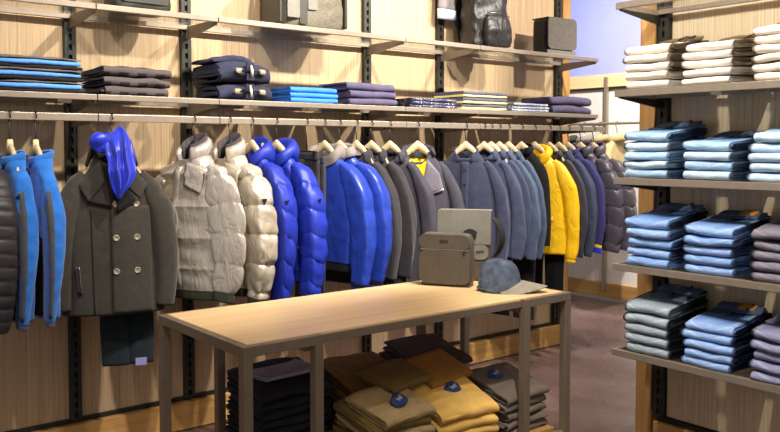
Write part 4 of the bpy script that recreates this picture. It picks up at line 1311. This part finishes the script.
# rumpled edge on top of the patterned stack
# toggle coats
for i in range(2):
    r = thing('folded_toggle_coat', ('navy folded toggle coat lying under another one on the shelf', 'navy folded toggle coat on top of its twin, tilted hood side up')[i], 'coat', (1.968 - .010 * i, SY + .185, SZ + .001 + .094 * i), R(-3 + 5 * i), 'folded toggle coats on the shelf')
    t = (.090, .108)[i]
    mb = folded_mesh(.295, .29, t, 401 + i * 3, 2, wob=.008, bulge=.05, sag=.018)
    obj('folded_body', mb, M['k_toggle'], r)
    mb = folded_mesh(.22, .25, .036, 431 + i * 5, 1, wob=.008, sag=.018)
    mb.v = [(x - .05, y + .02, z + t - .004 - abs(x) * .05) for x, y, z in mb.v]
    if i: obj('hood', mb, M['k_toggle'], r)
    yf = -.155 - .012
    for sx in (-.055, .08):
        obj('leather_tab', MB().box((sx, yf - .002, t * .52), (.040, .008, .026), .009, seg=3), M['leather_tab'], r)
    mb = MB(); mb.tube([(-.045, yf - .008, t * .5), (.0, yf - .012, t * .52), (.065, yf - .008, t * .5)], .0035, 6)
    obj('cord_loop', mb, M['f_jet'], r)
    mb = MB(); mb.tube([(.012, yf - .016, t * .5 - .028), (.010, yf - .018, t * .5), (.006, yf - .016, t * .5 + .03)], [.004, .008, .004], 8)
    obj('toggle', mb, M['toggle'], r)
    obj('placket', MB().box((.012, yf + .003, t * .5), (.045, .010, t * .86), .003), M['k_toggle'], r)
pile('folded_jumper', 3, (2.365, SY + .155, SZ), 1, (.30, .27, .0265), ['k_sky'], 'bright sky blue folded jumper', 'the stack beside the toggle coats', 'jumper', 'folded sky blue jumpers', seed=6, wob=.002)
pile('folded_jumper', 3, (2.765, SY + .165, SZ), 1, (.34, .28, .0405), ['k_plum'], 'plum navy folded jumper', 'the stack beside the sky blue jumpers', 'jumper', 'folded plum jumpers', seed=7, wob=.003)
pile('folded_shirt', 3, (3.235, SY + .155, SZ), 1, (.37, .26, .018), ['k_print'], 'navy yellow printed shirt', 'the flat stack near the fourth post', 'shirt', 'folded printed shirts', seed=8, wob=.002)
stack_multi('folded_jumper', 3, 3.66, .40, .036, [('lemon_trim', 'k_lemon', .40, 1), ('slate_body', 'k_slate', .6, 1)], 'slate and lemon folded jumper', 'the stack between the printed shirts', 'jumper', 'folded slate and lemon jumpers', d=.28, seed=9, wob=.003)
pile('folded_shirt', 3, (4.105, SY + .155, SZ), 1, (.36, .26, .018), ['k_print2'], 'pale printed folded shirt', 'the stack beside the thick plum jumpers', 'shirt', 'folded pale printed shirts', seed=10, wob=.002)
pile('folded_jumper', 2, (4.535, SY + .165, SZ), 1, (.43, .28, .058), ['k_plum'], 'thick plum grey folded jumper', 'two at the right end of the shelf', 'jumper', 'thick folded jumpers at the right end', seed=11, wob=.005, sag=.006)

# ---------------------------------------------------------------- trousers on the table's lower shelf
M.update({
    'c_black': cloth('black_chino', (40, 40, 48), .92, .2, 24, .3, 480),
    'c_brown': cloth('dark_brown_chino', (122, 94, 54), .92, .2, 24, .3, 480),
    'c_dark': cloth('charcoal_brown_chino', (78, 66, 60), .92, .2, 24, .3, 480),
    'c_olive': cloth('olive_chino', (112, 92, 52), .92, .16, 24, .3, 480),
    'c_beige': cloth('beige_chino', (168, 146, 104), .92, .12, 24, .3, 480),
    'c_khaki': cloth('khaki_yellow_chino', (222, 180, 98), .92, .1, 24, .3, 480),
    'c_ochre': cloth('ochre_chino', (156, 112, 52), .92, .12, 24, .3, 480),
    'c_grey': cloth('taupe_grey_chino', (120, 108, 98), .92, .12, 24, .3, 480),
    'c_lilac': cloth('lilac_grey_chino', (150, 142, 160), .92, .12, 24, .3, 480),
    'label': cloth('blue_paper_label', (44, 62, 112), .6, .06, 30, 0),
    'print': cloth('white_label_print', (226, 228, 236), .6, .02, 30, 0),
})
LZ = .2205


def paper_label(o, x, y, z, rot=0, tilt=.25):
    """oval blue waist label with a small white printed mark"""
    r = bpy.data.objects.new('paper_label', None)
    nu, nv = 12, 7; G = np.zeros((nu, nv, 3))
    for i in range(nu):
        for j in range(nv):
            u, v = i / (nu - 1) * 2 - 1, j / (nv - 1) * 2 - 1
            hx = .052; hy = .030 * (1 - .55 * abs(u) ** 2.2)
            a, b = u * hx, v * hy
            G[i, j] = (x + a * math.cos(rot) - b * math.sin(rot), y + a * math.sin(rot) + b * math.cos(rot), z + .010 * (1 - u * u) + tilt * (b + .03))
    B = G - np.array([0, 0, .0025])
    l = obj('paper_label', MB().grid(np.concatenate([G, B[:, ::-1]], 1), cv=True, cap0=True, cap1=True), M['label'], o)
    mk = MB()
    for pl in ([(-.020, .010), (-.014, -.008), (-.008, .006), (-.002, -.008), (.004, .010)], [(.010, -.008), (.010, .010), (.020, .010)], [(.010, .001), (.017, .001)]):
        q = [(x + a * math.cos(rot) - b * math.sin(rot), y + a * math.sin(rot) + b * math.cos(rot), z + .0115 - .010 * (a / .052) ** 2 + tilt * (b + .03)) for a, b in pl]
        mk.tube(q, .0016, 5)
    k = obj('printed_mark', mk, M['print'], l)


tray = thing('wooden_riser', 'low oak riser box under the black trousers on the lower shelf', 'riser', (1.632, 2.885, LZ))
obj('riser_top', MB().box((0, 0, .110), (.36, .27, .02), .002), M['oak_x'], tray)
for sx in (-.165, .165): obj('riser_side', MB().box((sx, 0, .050), (.02, .26, .0985), .002), M['oak_x'], tray)

pile('folded_trousers', 6, (1.632, 2.885, LZ + .121), 3, (.34, .27, .031), ['c_black'], 'black folded trousers', 'the left stack under the table', 'trousers', 'black folded trousers under the table', seed=21, wedge=0.35, wob=.006, jit=.009, sag=.004)
o = pile('folded_trousers', 1, (1.652, 2.910, LZ + .121 + 6 * .0318 + .050), 6, (.27, .22, .016), ['c_lilac'], 'lilac grey folded trousers', 'top of the black trouser stack', 'trousers', None, seed=22)
pile('folded_trousers', 8, (2.042, 2.865, LZ), 4, (.33, .28, .032), ['c_brown'], 'dark brown folded trousers', 'the stack beside the black trousers', 'trousers', 'dark brown folded trousers under the table', seed=23, wedge=0.30, wob=.008, jit=.010, sag=.006)
pile('folded_trousers', 9, (2.432, 2.885, LZ), -3, (.32, .27, .031), ['c_dark'], 'charcoal folded trousers', 'the back stack under the table', 'trousers', 'charcoal folded trousers under the table', seed=24, wedge=0.25, wob=.008, jit=.010, sag=.006)
pile('folded_trousers', 6, (1.912, 2.545, LZ), 2, (.30, .27, .033), ['c_beige', 'c_olive'], 'olive beige folded trousers', 'the front stack left of the khaki ones', 'trousers', 'beige and olive folded trousers under the table', seed=25, wedge=0.35, wob=.006, jit=.009, sag=.006)
P = pile('folded_trousers', 1, (1.932, 2.525, LZ + 6 * .0342 + .036), 8, (.29, .24, .036), ['c_beige'], 'beige folded trousers with blue label', 'the stack in front of the brown trousers', 'trousers', None, seed=26, wob=.006, sag=.006)
P[0].rotation_euler[0] = .26
paper_label(P[0], .02, -.02, .037, .3)
P = pile('folded_trousers', 1, (2.082, 2.675, LZ + .300), 12, (.28, .20, .032), ['c_olive'], 'olive folded trousers', 'the pile leaning between beige and brown trousers', 'trousers', None, seed=27, wob=.006)
P[0].rotation_euler[0] = .25
P = pile('folded_trousers', 5, (2.277, 2.550, LZ), -3, (.32, .28, .036), ['c_khaki'], 'khaki yellow folded trousers', 'the middle front stack under the table', 'trousers', 'khaki folded trousers under the table', seed=28, wedge=0.50, wob=.006, jit=.008, sag=.006)
paper_label(P[-1], .03, .03, .040, .2)
P = pile('folded_trousers', 1, (2.342, 2.710, LZ + .280), 10, (.29, .20, .034), ['c_ochre'], 'ochre folded trousers', 'the pile leaning between khaki and charcoal trousers', 'trousers', None, seed=29, wob=.006)
P[0].rotation_euler[0] = .35
P = pile('folded_trousers', 5, (2.682, 2.600, LZ), 3, (.29, .28, .033), ['c_grey'], 'taupe grey folded trousers', 'the right front stack under the table', 'trousers', 'grey folded trousers under the table', seed=30, wedge=0.45, wob=.006, jit=.008, sag=.005)
paper_label(P[-1], -.03, .05, .036, .2)
pile('folded_trousers', 3, (2.712, 2.875, LZ), -5, (.20, .24, .034), ['c_dark'], 'charcoal folded trousers', 'the low stack by the back right leg', 'trousers', 'charcoal trousers by the back right leg', seed=31, wob=.006)

# ---------------------------------------------------------------- bags and cap
M.update({
    'l_taupe': cloth('taupe_grained_leather', (84, 77, 68), .44, .10, 30, .35, 320, spec=.4),
    'l_pale': cloth('pale_grey_leather', (118, 115, 106), .45, .08, 30, .3, 320, spec=.4),
    'l_strap': cloth('black_webbing', (42, 38, 36), .8, .15, 60, .4, 400),
    'l_dark': cloth('dark_brown_leather', (52, 50, 44), .45, .2, 16, .3, 200, spec=.45),
    'l_black': cloth('black_leather', (30, 28, 28), .48, .2, 16, .35, 120, spec=.5, crease=(12, .7, .014)),
    'l_woven': cloth('woven_grey_leather', (112, 106, 92), .6, .35, 60, .6, 260, stretch=(1, 1, 3)),
    'l_side': cloth('black_bag_side', (34, 32, 34), .6, .15, 20, .2),
    'l_flap': cloth('grey_felt_leather', (96, 90, 84), .7, .14, 50, .4, 300),
    'cap': cloth('blue_grey_cap_cloth', (76, 86, 104), .9, .6, 20, .4, 420),
    'brim': cloth('pale_grey_brim', (140, 134, 122), .85, .1, 30, .3, 420),
    's_wool': cloth('grey_wool_scarf', (132, 126, 126), .95, .15, 40, .4, 420),
    's_pale': cloth('pale_blue_fringe', (196, 202, 222), .95, .1, 40, .4, 420),
})


def bag_body(w, d, h, n=5, taper=.0, bulge=.012, r=.03, seed=1, wr=.0, nz=36, nth=72, lean=0):
    z = []
    rows = []
    for t in np.linspace(0, 1, nz):
        zz = h * t
        e = 1.0
        if zz < r: e = 1 - (1 - math.sqrt(max(0, 1 - (1 - zz / r) ** 2))) * .16
        if h - zz < r: e = 1 - (1 - math.sqrt(max(0, 1 - (1 - (h - zz) / r) ** 2))) * .16
        b = bulge * math.sin(PI * t)
        rows.append((zz, (w / 2 - taper * t) * e + b * .2, (d / 2) * (e if t < .5 else e) + b, lean * t))
    A = np.array(rows)
    th, X, Y = section(A[:, 1], A[:, 2], n, nth)
    P = np.stack([X, Y + A[:, 3][:, None], np.repeat(A[:, 0][:, None], nth, 1)], 2)
    N = gnormals(P)
    if wr: P = P + N * (wr * sn(P + seed, 34, seed) + wr * .7 * sn(P + seed, 80, seed + 1))[..., None]
    P[0, :, 2] = 0
    c0, c1 = P[0].mean(0), P[-1].mean(0)
    B = [c0 + (P[0] - c0) * k for k in (.0, .6, .93)]; T_ = [c1 + (P[-1] - c1) * k + np.array([0, 0, .004 * (1 - k)]) for k in (.93, .6, .0)]
    return np.concatenate([np.array(B), P, np.array(T_)])


def face_panel(x0, x1, z0, z1, y, th=.006, r=.02, cur=.0):
    """rounded rectangle panel standing in the xz plane facing -y"""
    pts = []
    for cx, cz, a0 in ((x1 - r, z1 - r, 0), (x0 + r, z1 - r, 90), (x0 + r, z0 + r, 180), (x1 - r, z0 + r, 270)):
        for a in np.linspace(a0, a0 + 90, 7): pts.append((cx + r * math.cos(R(a)), cz + r * math.sin(R(a))))
    mb = MB(); mt = Matrix(((1, 0, 0, 0), (0, 0, -1, y), (0, 1, 0, 0), (0, 0, 0, 1)))
    return mb.prism(pts, th, mt)


def emblem(mb, x, z, y, s=.012):
    """three slanted strokes and short bars like the metal mark on the bags"""
    for k in (-1, 0, 1):
        cx = x + k * s * 1.15
        mb.tube([(cx + s * .55, y, z + s * .45), (cx - s * .1, y, z + s * .5), (cx - s * .4, y, z - s * .1), (cx - s * .1, y, z - s * .5), (cx + s * .2, y, z - s * .25)][: (5 if k < 0 else 4)], s * .14, 5)
        mb.tube([(cx - s * .35, y, z + .02 * s), (cx + s * .25, y, z + .1 * s)], s * .13, 5)
    return mb


# cross-body bag standing in front
b1 = thing('crossbody_bag', 'taupe leather crossbody bag with front zip standing on the table', 'bag', (2.567, 2.880, TZ + .002), R(-60))
obj('body', MB().grid(bag_body(.262, .075, .25, 5, .006, .010, .05), cv=True), M['l_taupe'], b1)
obj('front_pocket', face_panel(-.124, .124, .012, .172, -.040, .014, .035), M['l_taupe'], b1)
obj('top_flap', face_panel(-.126, .126, .180, .247, -.038, .014, .03), M['l_taupe'], b1)
obj('zip', MB().box((0, -.050, .176), (.235, .006, .006), .001), M['zip'], b1)
m = MB(); m.box((.098, -.054, .160), (.010, .006, .022), .002); obj('zip_pull', m, M['badge'], b1)
obj('emblem', emblem(MB(), .0, .214, -.054, .013), M['badge'], b1)
obj('base_piping', MB().box((0, -.001, .006), (.244, .078, .008), .003), M['l_taupe'], b1)
# flap bag behind
b2 = thing('messenger_bag', 'pale grey flap messenger bag standing behind the taupe bag', 'bag', (2.747, 2.940, TZ + .002), R(-52))
obj('body', MB().grid(bag_body(.255, .075, .335, 5, .004, .008, .03), cv=True), M['l_taupe'], b2)
obj('flap', face_panel(-.134, .130, .185, .352, -.040, .008, .012), M['l_pale'], b2)
obj('flap_top', MB().box((-.002, -.002, .346), (.262, .088, .010), .004), M['l_pale'], b2)
obj('front_pocket', face_panel(.035, .118, .108, .182, -.037, .012, .03), M['l_pale'], b2)
obj('lower_pocket', face_panel(-.115, .118, .02, .100, -.037, .008, .02), M['l_taupe'], b2)
obj('emblem', emblem(MB(), .078, .146, -.051, .012), M['badge'], b2)
obj('flap_edge', MB().box((.0, -.046, .184), (.262, .006, .006), .002), M['l_taupe'], b2)
m = MB()
sp = []
for t in np.linspace(0, 1, 22):
    sp.append((.134 + .045 * math.sin(PI * t) ** .7 + .004, -.012, .31 - .19 * t))
def strap(pts, wd, th, axis):
    pts = np.array(pts); a = np.array(axis, float) * wd / 2
    T = np.gradient(pts, axis=0); T /= np.linalg.norm(T, axis=1)[:, None]
    n = np.cross(T, axis); n /= np.linalg.norm(n, axis=1)[:, None]; n *= th / 2
    G = np.stack([pts - a - n, pts + a - n, pts + a + n, pts - a + n], 1)
    return MB().grid(G, cv=True, cap0=True, cap1=True, smooth=False)
obj('strap', strap(sp, .045, .005, (.5, .85, 0)), M['l_strap'], b2)
obj('strap_loop', strap([(-.03 + .09 * t, -.056 - .012 * math.sin(PI * t), .205 + .042 * math.sin(PI * t * .8)) for t in np.linspace(0, 1, 14)], .030, .004, (.25, 0, .97)), M['l_strap'], b2)

# baseball cap
cp = thing('baseball_cap', 'mottled blue grey baseball cap with pale brim on the table edge', 'cap', (2.647, 2.610, TZ + .002), R(40))
nth, nz = 60, 22; G = np.zeros((nz, nth, 3))
for i, t in enumerate(np.linspace(0, 1, nz)):
    a = t * PI / 2 * .99
    for j, p in enumerate(np.linspace(0, 2 * PI, nth, endpoint=False)):
        seam = 1 - .018 * math.exp(-((((p / (PI / 3)) + .5) % 1 - .5) / .07) ** 2)
        rx = .088 * math.cos(a) ** .62 * seam; ry = .102 * math.cos(a) ** .62 * seam
        G[i, j] = (rx * math.cos(p), ry * math.sin(p), .148 * math.sin(a) ** .95 + .006 * math.sin(p) * (1 - t))
G += sn(G, 30, 5)[..., None] * .0025
obj('crown', MB().grid(np.concatenate([(G[0] * np.array([.94, .94, 1]))[None], G]), cv=True, cap1=True), M['cap'], cp)
nr = 10; na = 29; G = np.zeros((na, nr, 3))
for i, p in enumerate(np.linspace(PI + .10, 2 * PI - .10, na)):
    for j, t in enumerate(np.linspace(0, 1, nr)):
        e = .118 * max(0, -math.sin(p)) ** .95
        rx = .086 + .010 * t; ry = .098 + e * t
        x = rx * math.cos(p); y = ry * math.sin(p)
        G[i, j] = (x, y, .052 - .022 * t - 4.6 * x * x)
G[..., 2] = np.maximum(G[..., 2], .002)
obj('brim', MB().grid(np.concatenate([G, (G - np.array([0, 0, .004]))[:, ::-1]], 1), cv=True, cap0=True, cap1=True), M['brim'], cp)
obj('top_button', MB().tube([(0, 0, .145), (0, 0, .152)], [.008, .005], 10), M['cap'], cp)
m = MB()
m.tube([(.090 * math.cos(p), .104 * math.sin(p), .010 + .006 * math.sin(p)) for p in np.linspace(.3, PI - .3, 20)], .003, 6)
obj('back_band', m, M['cap'], cp)

# bags on the top shelf
UZ = 2.157
t0 = thing('leather_tote', 'dark brown leather tote on the upper shelf left of the holdall', 'bag', (1.455, SY + .19, UZ), R(2))
obj('body', MB().grid(bag_body(.285, .17, .30, 5, -.01, .008, .04, 3, .003), cv=True), M['l_dark'], t0)
for sy in (-.06, .06): obj('handle', MB().tube([(-.09, sy, .28)] + [(-.09 * math.cos(t), sy, .30 + .11 * math.sin(t)) for t in np.linspace(0, PI, 14)] + [(.09, sy, .28)], .008, 8), M['l_dark'], t0)
obj('front_pocket', face_panel(-.12, .12, .04, .20, -.089, .006, .02), M['l_dark'], t0)
hd = thing('woven_holdall', 'woven grey leather holdall with vertical straps on the upper shelf', 'bag', (2.415, SY + .18, UZ), R(-2))
obj('body', MB().grid(bag_body(.41, .22, .32, 4, .02, .012, .05, 7, .003), cv=True), M['l_woven'], hd)
for sx in (-.212, .205): obj('end_panel', MB().box((sx, 0, .15), (.02, .20, .26), .008, seg=3), M['l_dark'], hd)
obj('base', MB().box((0, 0, .010), (.38, .20, .018), .006), M['l_dark'], hd)
for sx, ww in ((-.150, .075), (-.03, .06)): obj('strap', face_panel(sx - ww / 2, sx + ww / 2, .05 if sx < -.1 else .10, .30, -.120, .007, .008), M['l_pale'], hd)
obj('strap_slot', face_panel(-.110, -.062, .02, .29, -.120, .003, .006), M['l_dark'], hd)
for sy in (-.10, .10): obj('handle', MB().tube([(-.12 * math.cos(t), sy, .29 + .12 * math.sin(t)) for t in np.linspace(0, PI, 16)], .009, 8), M['l_dark'], hd)
bp = thing('leather_backpack', 'crumpled black leather backpack on the upper shelf', 'backpack', (3.80, SY + .17, UZ), R(-6))
obj('body', MB().grid(bag_body(.30, .17, .43, 4.6, .008, .012, .04, 9, .008, 48), cv=True), M['l_black'], bp)
obj('front_pocket', MB().grid(bag_body(.22, .07, .20, 3.5, .008, .012, .05, 15, .005) + np.array([.03, -.100, .012]), cv=True), M['l_black'], bp)
obj('pocket_zip', MB().tube([(-.07, -.118, .222), (.0, -.128, .226), (.07, -.126, .220), (.130, -.105, .212)], .004, 6), M['zip'], bp)
for sx in (-.1, .1): obj('shoulder_strap', strap([(sx, .10 + .05 * math.sin(PI * t), .40 - .36 * t) for t in np.linspace(0, 1, 12)], .05, .008, (1, 0, 0)), M['l_black'], bp)
obj('top_loop', MB().tube([(-.04 * math.cos(t), .04, .425 + .05 * math.sin(t)) for t in np.linspace(0, PI, 12)], .006, 8), M['l_black'], bp)
mg = thing('flap_bag', 'grey flap satchel with black sides at the right end of the upper shelf', 'bag', (4.475, SY + .155, UZ), R(-3))
obj('body', MB().grid(bag_body(.285, .15, .255, 5, .0, .004, .02), cv=True), M['l_side'], mg)
obj('flap', face_panel(-.138, .150, .042, .262, -.081, .008, .035), M['l_flap'], mg)
obj('flap_top', MB().box((.006, -.002, .259), (.276, .158, .010), .004), M['l_flap'], mg)
obj('trim_strip', face_panel(-.138, .145, .008, .036, -.078, .004, .004), M['l_pale'], mg)

# scarf hung on a peg of the fourth post
sf = thing('hanging_scarf', 'grey wool scarf with pale fringe hanging from a peg on the post', 'scarf', (3.61, WY - .075, 2.42), 0)
mb, G = None, np.zeros((24, 16, 3))
for i, t in enumerate(np.linspace(0, 1, 24)):
    for j, p in enumerate(np.linspace(0, 2 * PI, 16, endpoint=False)):
        hw = .055 + .025 * t; G[i, j] = (hw * math.cos(p) * (1 + .05 * math.sin(4 * t)), .022 * math.sin(p) + .006 * math.sin(3 * p + 5 * t), .42 - .42 * t)
obj('wool_body', MB().grid(G, cv=True, cap0=True, cap1=True), M['s_wool'], sf)
m = MB()
m.grid(np.array([[((.081 - .002 * k) * math.cos(p), (.023) * math.sin(p) + .004 * math.sin(3 * p + 5), -.062 * k) for p in np.linspace(0, 2 * PI, 24, endpoint=False)] for k in (0, .3, .6, 1)]), cv=True, cap1=True, cap0=True)
obj('fringe_band', m, M['s_pale'], sf)
pg = MB().tube([(3.61, WY - .03, 2.83), (3.61, WY - .12, 2.84)], .006, 8)
part('peg', pg, M['hook'], unit)
